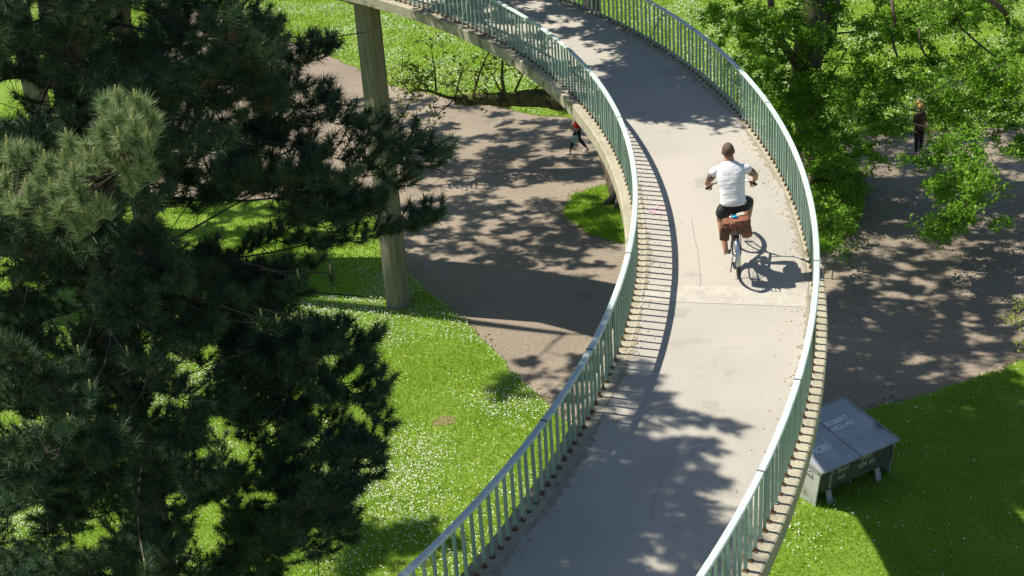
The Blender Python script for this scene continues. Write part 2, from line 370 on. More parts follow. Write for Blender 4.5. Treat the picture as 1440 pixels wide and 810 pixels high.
# picket railings
HR = .80
def post_mesh(w=.03):
    mb = MB(); mb.box((0, 0, HR/2-.03), (w, w, HR+.04)); mb.box((0, 0, .004), (.06, .06, .01)); return mb.mesh('picket')
pm = post_mesh(); pm.materials.append(M['picket']); pmr = post_mesh(.032); pmr.materials.append(M['rust'])
RJ = random.Random(4)
for side, R_, v0, v1 in (('inner', PL, -39, 45), ('outer', PR, -37, 37)):
    hr = sweep([(R_-.038, HR), (R_-.038, HR+.022), (R_-.028, HR+.032), (R_+.028, HR+.032), (R_+.038, HR+.022), (R_+.038, HR)], A0, A1, .012)
    mid = dk(R_, 0); h = link('handrail', hr.mesh('handrail'), M['rail'], br)
    h.location = -br.location
    h['label'] = 'pale green flat handrail along the %s edge of the bend' % side
    da = .16/R_; ph = math.radians(v0); i = 0
    while ph < math.radians(v1):
        rusty = side == 'outer' and i in (38, 52)
        p = bpy.data.objects.new('picket', pmr if rusty else pm); COL.objects.link(p); p.parent = h
        p.location = dk(R_+RJ.uniform(-.004, .004), ph+RJ.uniform(-.0003, .0003)); p.rotation_euler = (RJ.uniform(-.013, .013), RJ.uniform(-.011, .011), ph+RJ.uniform(-.06, .06))
        ph += da; i += 1
    rest = MB()
    for a, b in ((A0, math.radians(v0)-da), (ph, A1)):
        q = a
        while q <= b+1e-6:
            c = dk(R_, q); rest.box(c+Vector((0, 0, HR/2)), (.03, .03, HR), Matrix.Rotation(q, 3, 'Z')); q += da
    o = link('picket_row', rest.mesh('picket_row'), M['picket'], h); o['kind'] = 'stuff'
    # splice plates under the rail
    for d_ in (-27.5, -21.9, -13, 4, 16, 27):
        sl = sweep([(R_-.041, HR+.018), (R_-.041, HR+.0345), (R_+.041, HR+.0345), (R_+.041, HR+.018)], math.radians(d_), math.radians(d_)+.0016, .001)
        s_ = link('rail_joint', sl.mesh('rail_joint'), M['joint'], h)
    # curved stays that brace the rail
    for d_ in (19.5, 31.5):
        mb = MB(); pts = [dk(R_, math.radians(d_)+t*.045, .80-.72*t**1.8) for t in np.linspace(0, 1, 8)]; mb.tube(pts, .011, 5)
        link('stay', mb.mesh('stay'), M['picket'], h)
# pillars
def pillar(phd):
    ph = math.radians(phd); c = dk(15.62 if phd > 40 else 16.15, ph); mb = MB(); n = 12; zt = c.z-.5
    R = Matrix.Rotation(ph, 3, 'Z'); prof = [(0, .275), (zt*.5, .265), (zt-.5, .26), (zt, .26)]
    vs = []; k = 0
    oct_ = [(-1, -.62), (-.62, -1), (.62, -1), (1, -.62), (1, .62), (.62, 1), (-.62, 1), (-1, .62)]
    for z, r in prof:
        for x, y in oct_: vs.append(Vector((c.x, c.y, z)) + R @ Vector((x*r, y*r, 0)))
    fs = [(i*8+j, i*8+(j+1) % 8, (i+1)*8+(j+1) % 8, (i+1)*8+j) for i in range(len(prof)-1) for j in range(8)]
    mb.add(vs, fs+[tuple(range(8))[::-1]])
    # head block reaching both slab edges
    mb.box((c.x, c.y, zt+.12), (.6, .56, .3), R)
    p = part('pillar', mb, M['pillar'], br)
for d_ in (-60, -24, 13, 49.6, 87): pillar(d_)
n = 900; ph_ = rng.uniform(math.radians(-38), math.radians(42), n); sd_ = rng.random(n) < .5; off_ = np.abs(rng.normal(0, .16, n))
rr_ = np.where(sd_, PL+.14+off_, PR-.09-off_); lit_ = np.array([tuple(dk(r, p, .016)) for r, p in zip(rr_, ph_)])
V, F = discs(lit_[:, 0], lit_[:, 1], lit_[:, 2], .011); me = npmesh('deck_litter', V, F); me.materials.append(M['leafbrown']); o = part('deck_litter', me, None, asp); o['kind'] = 'stuff'
for side in (0, 1):
    for seg in range(9):
        a0 = math.radians(-40+seg*9.4+(2 if side else 0)); n = 46; mb = MB(); vs = []
        for i in range(n+1):
            ph = a0+math.radians(8.8)*i/n; w_ = .02+.11*abs(math.sin(i*.9+seg))*RJ.random()*math.sin(PI*i/n)+.035*RJ.random()*math.sin(PI*i/n)
            ra, rb = (PL+.125, PL+.125+w_) if side == 0 else (PR-.075-w_, PR-.075); vs += [dk(ra, ph, .0115), dk(rb, ph, .0115)]
        mb.add(vs, [(2*i, 2*i+1, 2*i+3, 2*i+2) for i in range(n)]); part('dirt_edge', mb, M['dirt'], asp)
# pink chalk mark
ch = MB(); c0 = on_deck(924, 296, .003)
def smear(cx_, cy_, w, hgt, rot):
    n = 9; vs = []
    for k in range(n):
        a = 2*PI*k/n; rr = 1+RJ.uniform(-.25, .25); x = w*math.cos(a)*rr; y = hgt*math.sin(a)*rr
        X_ = c0.x+cx_+x*math.cos(rot)-y*math.sin(rot); Y_ = c0.y+cy_+x*math.sin(rot)+y*math.cos(rot)
        vs.append((X_, Y_, 4.943+.10709*Y_+.0125))
    ch.add(vs, [tuple(range(n))])
smear(-.06, 0, .085, .05, .5); smear(-.02, .09, .10, .03, .7); smear(-.03, -.08, .10, .03, -.6); smear(.07, .02, .09, .035, .1)
part('chalk_mark', ch, M['pink'], asp)['label'] = 'faded pink chalk mark'

# ------------------------------------------------------------------ vegetation generators
def unit(a): return a/np.maximum(np.linalg.norm(a, axis=-1, keepdims=True), 1e-9)
def leafquads(C, L, wr=.55, flat=.5):
    n = len(C); nrm = rng.normal(size=(n, 3)); nrm[:, 2] = np.abs(nrm[:, 2])+flat; nrm = unit(nrm)
    a = unit(np.cross(nrm, rng.normal(size=(n, 3)))); b = np.cross(nrm, a); l = (L*rng.uniform(.4, 1.5, n))[:, None]
    fold = nrm*l*.12
    V = np.stack([C-a*l/2, C+b*l*wr/2+fold, C+a*l/2, C-b*l*wr/2+fold], 1).reshape(-1, 3)
    return V, np.arange(4*n).reshape(-1, 4)
def curve(a, b, n, sag=0., wob=.0):
    a = Vector(a); b = Vector(b); L = (b-a).length; out = []
    w = [Vector((random.uniform(-1, 1), random.uniform(-1, 1), random.uniform(-1, 1)))*wob*L for _ in range(2)]
    for i in range(n+1):
        t = i/n; p = a.lerp(b, t) + Vector((0, 0, -sag*L*4*t*(1-t))) + w[0]*math.sin(PI*t) + w[1]*math.sin(2*PI*t)*.5
        out.append(p)
    return out
def grow(trunk, trad, targets, tip=.012, k=.013):
    """trunk: list of points, trad radii. Greedy attachment of targets. Returns MB of limbs and list of tips"""
    nodes = [(Vector(p), r) for p, r in zip(trunk, trad)]
    base = Vector(trunk[len(trunk)//2]); mb = MB()
    T = sorted(targets, key=lambda t: min((Vector(t)-n[0]).length for n in nodes))
    for t in T:
        t = Vector(t); best = None
        for p, r in nodes:
            d = (t-p).length; up = max(0, (p.z - t.z))*.25; c = d + up - r*2.
            if d > .05 and (best is None or c < best[0]): best = (c, p, r, d)
        _, p, r, d = best; n = max(2, int(d/.5)); pts = curve(p, t, n, -.04, .05)
        r0 = min(r*.75, tip+k*d+.012); rad = [r0+(tip-r0)*i/n for i in range(n+1)]
        mb.tube(pts, rad, 5 if r0 > .03 else 4, cap=False)
        nodes += [(q, rr) for q, rr in zip(pts[1:], rad[1:])]
    return mb
def clump_leaves(targets, rad, per, L, flat=.5, twigs=7):
    Cs = []; tw = MB()
    for t in targets:
        t = np.array(t); r = rad*random.uniform(.65, 1.3)
        for _ in range(twigs):
            d = rng.normal(size=3); d[2] = d[2]*.6+.15; d = d/np.linalg.norm(d)*r*random.uniform(.6, 1.15)
            e = t+d+np.array([0, 0, -.12*r]); m = max(3, int(per/twigs)); s = rng.random(m)**.7
            Cs.append(t+(e-t)*s[:, None]+rng.normal(size=(m, 3))*r*.13)
            tw.tube([t, t+(e-t)*.5+np.array([0, 0, .03]), e], [.008, .006, .003], 3, cap=False)
    return np.concatenate(Cs), tw
def joinmb(a, b):
    n = len(a.v); a.v += b.v; a.f += [tuple(n+i for i in f) for f in b.f]; return a
def tree(name, label, loc, trunk, trad, targets, rad, per, L, leafm, barkm=None, cat='tree', flat=.5, group=None, tip=.012, flare=True, twigs=7):
    t = thing(name, label, cat, loc, group); barkm = barkm or M['bark']
    mb = MB()
    tk = [Vector(p) for p in trunk]; fine = []; fr = []
    for i in range(len(tk)-1):
        for q in range(4):
            s = q/4; fine.append(tk[i].lerp(tk[i+1], s)+Vector((random.uniform(-1, 1), random.uniform(-1, 1), 0))*trad[i]*.10); fr.append((trad[i]*(1-s)+trad[i+1]*s)*random.uniform(.95, 1.06))
    fine.append(tk[-1]); fr.append(trad[-1]); mb.tube(fine, fr, 12)
    if flare:
        b = tk[0]
        for k in range(6):
            a = k*PI/3+random.uniform(-.3, .3); d = Vector((math.cos(a), math.sin(a), 0)); r = trad[0]
            mb.tube([b+d*r*.45+Vector((0, 0, r*1.6)), b+d*r*.95+Vector((0, 0, r*.6)), b+d*r*1.6+Vector((0, 0, .06)), b+d*r*2.3+Vector((0, 0, -.05))], [r*.35, r*.32, r*.22, r*.08], 6)
    part('trunk', mb, barkm, t, True)
    lm = grow(fine, fr, targets, tip); C, tw = clump_leaves(targets, rad, per, L, flat, twigs)
    part('limbs', joinmb(lm, tw), barkm, t, True)
    P_ = C-np.array(CAMP); d_ = P_@np.array(FW); u_ = P_@np.array(EX)/d_*FOC+720; v_ = P_@np.array(EY)/d_*FOC+405
    C = C[~((u_ > 1274) & (u_ < 1304) & (v_ > 142) & (v_ < 205+.6*(u_-1274)*0+14) & (u_ < 1300-(v_-190)*.3))]
    V, F = leafquads(C, L, flat=flat); me = npmesh('crown', V, F); me.materials.append(leafm)
    o = part('crown', me, leafm, t)
    return t
def ellpts(c, r, n, fill=.35):
    out = []
    while len(out) < n:
        p = rng.normal(size=3); p = p/np.linalg.norm(p)*(random.uniform(fill, 1)**.6); out.append((c[0]+p[0]*r[0], c[1]+p[1]*r[1], c[2]+p[2]*r[2]))
    return out
def shadow_at(p, z): k = (p[2]-z)/-SUND.z; return p[0]+SUND.x*k, p[1]+SUND.y*k
#VEG

# --- pine, close on the left
def px(u, v, Y): return at(u, v, Y)
PT = [Vector((-4.75, 14.6, 0)), Vector((-4.8, 14.5, 3)), Vector((-4.7, 14.55, 6)), Vector((-4.78, 14.6, 9)), Vector((-4.7, 14.5, 12)), Vector((-4.6, 14.4, 15)), Vector((-4.55, 14.4, 17.5))]
PR_ = [.26, .22, .18, .14, .105, .07, .02]
def trunk_at(z):
    for i in range(len(PT)-1):
        if PT[i+1].z >= z: return PT[i].lerp(PT[i+1], (z-PT[i].z)/(PT[i+1].z-PT[i].z))
    return PT[-1]
tips = []      # (end, bushiness, length scale)
XB = [(-60, 230), (0, 235), (40, 330), (70, 400), (110, 405), (150, 400), (190, 470), (210, 560), (300, 560), (335, 510), (350, 470), (400, 425), (450, 415), (490, 450), (600, 465), (650, 445), (700, 430), (760, 405), (900, 395)]
def xb(v):
    for (a, xa), (b, xb_) in zip(XB, XB[1:]):
        if v <= b: return xa+(xb_-xa)*(v-a)/(b-a)
    return 410
HOLES = [(20, 140, 38), (88, 152, 26), (325, 140, 22), (345, 340, 62), (270, 335, 40), (420, 345, 36), (265, 520, 42), (290, 752, 38), (35, 395, 30), (440, 600, 44), (190, 655, 22), (430, 470, 30), (330, 640, 20), (30, 600, 20), (140, 720, 16), (350, 480, 18), (60, 20, 30), (190, 25, 28), (390, 560, 28), (20, 760, 24), (380, 700, 26)]
explicit = [(463, 66, 14.5, 1), (386, 36, 15, .5), (365, 24, 14.6, .6), (420, 92, 14.3, 1), (392, 66, 14.6, .7), (398, 118, 14.5, 1), (425, 125, 14, .9), (370, 150, 14.2, 1), (458, 142, 13.8, .8), (455, 165, 13.5, 1.1),
            (500, 175, 13.4, .8), (545, 200, 13, 1.1), (612, 212, 13.2, 1.1), (590, 235, 12.8, 1.2), (560, 262, 13, 1.2), (520, 230, 13.4, 1.3), (535, 290, 12.6, 1), (615, 303, 13, .7), (582, 322, 12.9, .8), (505, 300, 12.6, 1.1), (485, 262, 13, 1.2),
            (470, 310, 12.4, 1), (548, 325, 12.9, .7), (530, 478, 12.4, .7), (512, 500, 12.3, .8), (490, 520, 12.2, .9), (542, 543, 12.2, .6), (525, 560, 12, .7), (546, 598, 12, .6), (520, 615, 11.9, .8), (500, 560, 12, .9), (530, 645, 11.8, .7), (515, 675, 11.7, .9), (490, 640, 11.7, .9), (490, 700, 11.5, .8), (470, 735, 11.4, .7), (455, 690, 11.4, 1), (450, 780, 11.3, .8), (300, 14, 13.6, .8), (225, 22, 13.9, .5), (262, 6, 13.9, .6)]
for u, v, Y, b in explicit: tips.append((px(u, v, Y), b*.82))
R = random.Random(21); cnt = 0
while cnt < 600:
    v = R.uniform(-50, 860); u = R.uniform(-70, xb(v)-12)
    if any((u-a)**2+(v-b)**2 < (r*1.15)**2 for a, b, r in HOLES): continue
    if v < 110 and R.random() < .15: continue
    if v < 400 and u > 200 and R.random() < .35: continue
    Y = R.uniform(10.9, 17.8) if u < 330 else R.uniform(11.8, 15.5)
    e_ = px(u, v, Y)
    if e_.z > 11.3:
        xs, ys = shadow_at(e_, 11.3)
        if -4.9 < xs < -2.2 and 8.8 < ys < 10.7: continue
    tips.append((px(u, v, Y), R.uniform(.5, 1.15))); cnt += 1
for q in range(48):
    tips.append((px(R.uniform(375, 500), R.uniform(455, 770), R.uniform(11.6, 13)), R.uniform(.35, .7)))
for q in range(24):
    tips.append((px(R.uniform(215, 400), R.uniform(95, 260), R.uniform(12.5, 15.5)), R.uniform(.35, .75)))
for q in range(26):
    tips.append((px(R.uniform(190, 420), R.uniform(395, 560), R.uniform(11.8, 14)), R.uniform(.35, .7)))
for q in range(16):
    tips.append((px(R.uniform(240, 460), R.uniform(330, 400), R.uniform(12.5, 14)), R.uniform(.3, .5)))
# boughs of the upper crown, above the picture
k = 0
while k < 46:
    z = R.uniform(11.9, 16.6); a = R.uniform(-2.4, 2.0); L = R.uniform(1.1, 3.6)*(1.25-(z-11)/9)
    e = trunk_at(z)+Vector((math.cos(a)*L, math.sin(a)*L, R.uniform(-.1, .5)))
    if e.z < 14.405-.215*e.y+.35 and e.x > -6.2: continue
    xs, ys = shadow_at(e, 6.45)
    if xs > 1.75 or (ys > 13.7 and xs > -.2) or e.y < 11.3 or ys > 15: continue
    tips.append((e, R.uniform(.9, 1.3))); k += 1
# shade over the lower ramp: boughs placed by the shadow they throw on it
for xs, ys, z, b in ((1.0, 13.6, 13.2, .8), (1.45, 13.2, 13.0, .6), (1.9, 13.15, 12.7, .45), (.6, 14.2, 12.9, .8), (.2, 13.3, 13.3, 1.1), (.9, 12.8, 13.2, 1.1), (1.5, 12.7, 13, .7), (.4, 12.3, 12.6, 1.2), (1.2, 12.1, 12.9, 1.1), (1.6, 11.6, 12.8, .8), (.1, 11.5, 12.6, 1.2), (.8, 11.2, 12.5, 1.2), (1.9, 10.9, 12.6, .8), (2.1, 11.9, 12.8, .4), (-.2, 12.7, 12.4, 1.2), (1.2, 10.6, 12.4, 1.1)):
    kk = (z-6.4)/-SUND.z; tips.append((Vector((xs-SUND.x*kk, ys-SUND.y*kk, z)), b))
for u, v, z, b in ((880, 512, 12.9, .8), (872, 530, 12.7, .9), (900, 528, 13.1, .5), (892, 548, 12.9, 1.0), (862, 548, 13, 1.0), (915, 552, 12.7, .6), (925, 560, 12.8, .5), (905, 590, 12.8, .8), (955, 585, 12.9, .5), (990, 592, 12.8, .35), (1035, 602, 12.7, .3), (1000, 625, 12.8, .5), (850, 600, 12.9, 1.0), (945, 630, 12.8, .9), (890, 640, 12.7, 1.1), (1000, 665, 12.8, .6)):
    d = ray(u, v); g_ = CAMP+d*((4.955-CAM_H)/(d.z-.10709*d.y)); tips.append((g_-SUND*((z-g_.z)/-SUND.z), b))
wood = MB(); TP = []; TA = []; TS = []
def needles_along(p, q, n, s):
    for i in range(n):
        t = (i+.6)/n; c = p.lerp(q, t); TP.append(c); TA.append((q-p).normalized()); TS.append(s)
NET = [(trunk_at(z*.35+.8), .075, 0.) for z in range(46)]
tips.sort(key=lambda t: math.hypot(t[0].x+4.7, t[0].y-14.5))
for e, b in tips:
    d0 = math.hypot(e.x+4.7, e.y-14.5); best = None
    for p, r, dp in NET:
        if dp > d0-.25: continue
        v_ = e-p; c = v_.length+.45*max(0, p.z-e.z-.3)+.35*max(0, e.z-p.z-v_.length*.5)-4*r+.10*dp
        if best is None or c < best[0]: best = (c, p, r)
    if best is None: best = (0, trunk_at(e.z), .03)
    s0 = best[1]; L = (e-s0).length; nseg = 9
    pts = curve(s0, e, nseg, R.uniform(.02, .09), .045); r0 = min(best[2]*.8, .008+.0085*L)
    rad = [r0+(.005-r0)*i/9 for i in range(10)]
    wood.tube(pts, rad, 5, cap=False)
    NET += [(q, rr, math.hypot(q.x+4.7, q.y-14.5)) for q, rr in zip(pts[1:], rad[1:])]
    # outer foliage pad: flat spray of side twigs turned up at the ends
    ax = (pts[-1]-pts[-4]).normalized(); sd = ax.cross(Vector((0, 0, 1))).normalized()
    ln = min(L*.92, R.uniform(.9, 1.6)*b+.25); nt_ = int(6+10*b)
    for q in range(nt_):
        t = 1-(q/nt_)*ln/L; f = t*9; i = min(8, int(f)); c = pts[i].lerp(pts[i+1], f-i)
        sgn = 1 if q % 2 else -1; tl = R.uniform(.16, .42)*(.6+.6*q/nt_)*b+.06
        d = (ax*R.uniform(.2, 1.0)+sd*sgn*R.uniform(.4, 1.1)+Vector((0, 0, R.uniform(-.15, .85)))).normalized()
        m_ = c+d*tl*.6; en = m_+(d+Vector((0, 0, .5))).normalized()*tl*.45
        wood.tube([c, m_, en], [.007, .005, .004], 3, cap=False)
        needles_along(m_, en, 2, 1.0); needles_along(c.lerp(m_, .4), m_, 1, .9)
    needles_along(pts[-2].lerp(pts[-1], .2), pts[-1], 3, 1.05)
for q in range(260):
    p, r_, dp = R.choice(NET); d = Vector((R.uniform(-1, 1), R.uniform(-1, 1), R.uniform(-.9, .4))).normalized()*R.uniform(.3, 1.1)
    pts = curve(p, p+d, 5, .05, .08); wood.tube(pts, [.007, .006, .005, .004, .003, .002], 3, cap=False)
    for w_ in range(3): c = pts[R.randint(1, 4)]; wood.tube([c, c+Vector((R.uniform(-1, 1), R.uniform(-1, 1), R.uniform(-1, .3)))*.22], [.003, .002], 3, cap=False)
# bare dead twigs at the top left
for q in range(46):
    z = R.uniform(8.5, 12.6); s0 = trunk_at(z); a = R.uniform(-2.6, .9); L = R.uniform(1.2, 3.6)
    e = s0+Vector((math.cos(a)*L, math.sin(a)*L, R.uniform(-.6, .5))); pts = curve(s0, e, 8, .05, .05)
    wood.tube(pts, [.016*(1-i/9)+.004 for i in range(9)], 4, cap=False)
    for w_ in range(7):
        i = R.randint(2, 7); c = pts[i]; d = Vector((R.uniform(-1, 1), R.uniform(-1, 1), R.uniform(-.7, .5))).normalized()*R.uniform(.2, .6)
        wood.tube([c, c+d*.5+Vector((0, 0, .03)), c+d], [.005, .004, .002], 3, cap=False)
def needle_mesh(TP, TA, TS, n, ln, w):
    P = np.array([tuple(p) for p in TP]); A = unit(np.array([tuple(a) for a in TA])); Sx = np.array(TS); m = len(P)
    P = np.repeat(P, n, 0); A = np.repeat(A, n, 0); Sx = np.repeat(Sx, n); N = m*n
    r = rng.normal(size=(N, 3)); r = unit(r-A*(r*A).sum(1, keepdims=True)); th = rng.uniform(.25, 1.6, N)[:, None]
    d = A*np.cos(th)+r*np.sin(th); d[:, 2] += .10; d = unit(d); L = (ln*rng.uniform(.75, 1.15, N)*Sx)[:, None]
    b = P+A*rng.uniform(-.05, .03, N)[:, None]; s = unit(np.cross(d, rng.normal(size=(N, 3))))*w/2
    V = np.stack([b-s, b+s, b+d*L], 1).reshape(-1, 3); return V, np.arange(3*N).reshape(-1, 3)
DP = [i for i in range(len(TP)) if R.random() < .022]
pine = thing('pine_tree', 'big dark pine tree filling the left side beside the bridge', 'tree', PT[0])
mbt = MB(); mbt.tube(PT, PR_, 10); part('trunk', mbt, M['barkpine'], pine, True)
# the sunlit spray near the camera, its sunlight put into a paler needle colour
TP2 = []; TA2 = []; cand = MB()
Rl = random.Random(5)
sun_sp = [(150, 138, 9.6), (168, 132, 9.7), (190, 138, 9.6), (208, 142, 9.7), (215, 165, 9.6), (160, 160, 9.5), (185, 165, 9.4), (205, 190, 9.5), (140, 178, 9.5), (172, 190, 9.4), (195, 215, 9.4), (150, 205, 9.5), (120, 200, 9.6), (100, 192, 9.7), (130, 220, 9.5), (90, 222, 9.6), (105, 240, 9.5), (65, 222, 9.8), (50, 245, 9.8), (40, 262, 9.7), (70, 262, 9.7), (85, 285, 9.6), (30, 205, 9.9), (12, 212, 9.9), (45, 205, 9.9), (8, 245, 9.9), (0, 262, 9.9), (108, 262, 9.5), (118, 275, 9.5), (135, 280, 9.5), (60, 300, 9.7), (125, 300, 9.6), (178, 232, 9.5), (208, 225, 9.6), (20, 280, 9.8), (100, 305, 9.6)]
for u, v, Y in list(sun_sp):
    sun_sp.append((u+Rl.uniform(-16, 16), v+Rl.uniform(-4, 22), Y+Rl.uniform(.0, .35)))
hub = [px(170, 235, 9.9), px(90, 300, 10.0), px(20, 290, 10.2)]
for h_ in hub:
    s0 = trunk_at(h_.z-.3); wood.tube(curve(s0, h_, 8, .04, .03), [.06-.0045*i for i in range(9)], 6, cap=False)
for u, v, Y in sun_sp:
    p = px(u+Rl.uniform(-4, 4), v+6, Y); h_ = min(hub, key=lambda q: (q-p).length); wood.tube(curve(h_, p, 4, .1, .03), [.014, .012, .01, .008, .007], 4, cap=False)
    d = Vector((Rl.uniform(-.35, .35), Rl.uniform(-.35, .2), 1)).normalized()
    for t in (-.07, -.03, 0.): TP2.append(p+d*t); TA2.append((d+Vector((Rl.uniform(-.3, .3), Rl.uniform(-.3, .3), 0))).normalized())
    if Rl.random() < .6: cand.tube([p, p+Vector((0, 0, .05)), p+Vector((Rl.uniform(-.01, .01), 0, .10))], [.011, .013, .007], 6)
for u, v, Y in ((368, 448, 11.2), (390, 455, 11.2), (425, 448, 11.3), (112, 500, 10.6), (128, 548, 10.6), (98, 595, 10.6), (205, 800, 10.2), (420, 392, 11.6), (465, 385, 11.8), (180, 500, 10.8)):
    p = px(u, v, Y); h_ = trunk_at(p.z-.3); wood.tube(curve(h_, p, 6, .05, .03), [.02, .018, .016, .014, .012, .01, .008], 4, cap=False)
    for t in (-.10, -.05, 0): TP.append(p+Vector((0, 0, t))); TA.append(Vector((.1, -.1, 1))); TS.append(1.15)
    cand.tube([p, p+Vector((0, 0, .10))], [.012, .007], 6)
part('boughs', wood, M['barkpine'], pine, True)
V, F = needle_mesh(TP, TA, TS, 40, .125, .0078); me = npmesh('needles', V, F); me.materials.append(M['needle'])
o = part('needles', me, None, pine); o['kind'] = 'stuff'
V, F = needle_mesh(TP2, TA2, [1.0]*len(TP2), 70, .125, .0065); me = npmesh('sunlit_needles', V, F); me.materials.append(M['needle_lit']); o = part('sunlit_needles', me, None, pine); o['kind'] = 'stuff'
V, F = needle_mesh([TP[i]-TA[i]*.12 for i in DP], [-TA[i]+Vector((0, 0, -.6)) for i in DP], [.8]*len(DP), 34, .11, .006); me = npmesh('dead_needles', V, F); me.materials.append(M['deadneedle']); o = part('dead_needles', me, None, pine); o['kind'] = 'stuff'
o = part('candles', cand, M['candle'], pine); o['kind'] = 'stuff'

# --- tree behind the bridge: leaning trunk, mossy limb to the left, crown above the picture
random.seed(31)
b0 = gnd(878, 285)
tk = [b0, at(858, 215, 39.3), at(845, 165, 40.2), at(838, 110, 40.8), at(835, 40, 41.2), Vector((2.9, 41.2, 8.6)), Vector((2.5, 41.5, 11.5))]
crown = [p for p in ellpts((2.2, 40.5, 12.5), (8.0, 6.0, 4.2), 150) if p[2] > 8.4]
tB = tree('leaning_tree', 'tree behind the bridge with a mossy limb stretching out low to the left', b0, tk, [.36, .33, .31, .27, .24, .22, .12], crown, .95, 150, .13, M['leafA'])
limb = MB(); lp = [at(845, 160, 40.4), at(800, 143, 40.9), at(765, 138, 41.3), at(720, 140, 41.5), at(680, 140, 41.7), at(640, 141, 41.9)]
fine = []; fr = []
lr = [.34, .33, .31, .25, .20, .165]
for i in range(5):
    for q in range(5): fine.append(lp[i].lerp(lp[i+1], q/5)+Vector((0, 0, random.uniform(-.025, .025)))); fr.append((lr[i]+(lr[i+1]-lr[i])*q/5)*random.uniform(.93, 1.07))
fine.append(lp[-1]); fr.append(lr[-1]); limb.tube(fine, fr, 10); part('limb', limb, M['moss'], tB, True)
sh = MB(); LC = []
def shoot(pts, r0, nl, rad=.22):
    pts = [at(*p) for p in pts]; sh.tube(pts, [r0*(1-.75*i/(len(pts)-1)) for i in range(len(pts))], 5, cap=False)
    for _ in range(nl):
        i = random.randint(max(0, len(pts)//2-1), len(pts)-2); c = pts[i].lerp(pts[i+1], random.random())
        d = Vector((random.uniform(-1, 1), random.uniform(-.6, .6), random.uniform(-.6, 1))).normalized()*random.uniform(.15, .6)
        e = c+d; sh.tube([c, c+d*.5+Vector((0, 0, .04)), e], [.012, .009, .005], 3, cap=False)
        for _ in range(9): LC.append(e+Vector((random.gauss(0, 1), random.gauss(0, 1), random.gauss(0, 1)))*rad*.5)
for pts, r0, nl in (([(655, 140, 41.8), (630, 137, 41.6), (605, 128, 41.4), (585, 126, 41.2), (566, 132, 41.1)], .07, 16), ([(640, 139, 41.8), (622, 155, 41.2), (610, 165, 41)], .03, 8),
                    ([(613, 128, 41.4), (612, 105, 41.4), (608, 78, 41.3), (606, 60, 41.2)], .035, 12), ([(665, 137, 41.6), (672, 110, 41.5), (684, 80, 41.4), (698, 62, 41.3)], .045, 15),
                    ([(640, 138, 41.7), (645, 115, 41.5), (652, 96, 41.4)], .035, 14), ([(710, 136, 41.5), (706, 110, 41.4), (707, 84, 41.3), (716, 66, 41.3)], .07, 8), ([(712, 134, 41.5), (700, 122, 41.4), (693, 105, 41.3), (700, 95, 41.2)], .04, 6),
                    ([(722, 134, 41.5), (730, 115, 41.4), (738, 98, 41.3), (734, 92, 41.3)], .05, 7), ([(690, 136, 41.6), (672, 122, 41.5), (664, 106, 41.4)], .03, 9), ([(655, 138, 41.7), (640, 120, 41.5), (622, 118, 41.5), (600, 105, 41.4)], .03, 14),
                    ([(605, 128, 41.4), (590, 112, 41.3), (574, 95, 41.2), (560, 90, 41.1)], .025, 14), ([(590, 127, 41.3), (575, 118, 41.2), (560, 115, 41.1), (552, 122, 41)], .02, 12), ([(745, 130, 41.4), (760, 120, 41.2), (775, 117, 41.1)], .03, 7),
                    ([(585, 127, 41.2), (572, 150, 40.9), (563, 178, 40.6)], .02, 12), ([(608, 160, 41.0), (598, 175, 40.8), (600, 190, 40.6)], .015, 7)):
    shoot(pts, r0, nl)
part('shoots', sh, M['moss'], tB)
V, F = leafquads(np.array([tuple(p) for p in LC]), .11, .7); me = npmesh('shoot_leaves', V, F); me.materials.append(M['leafC']); o = part('shoot_leaves', me, None, tB); o['kind'] = 'stuff'

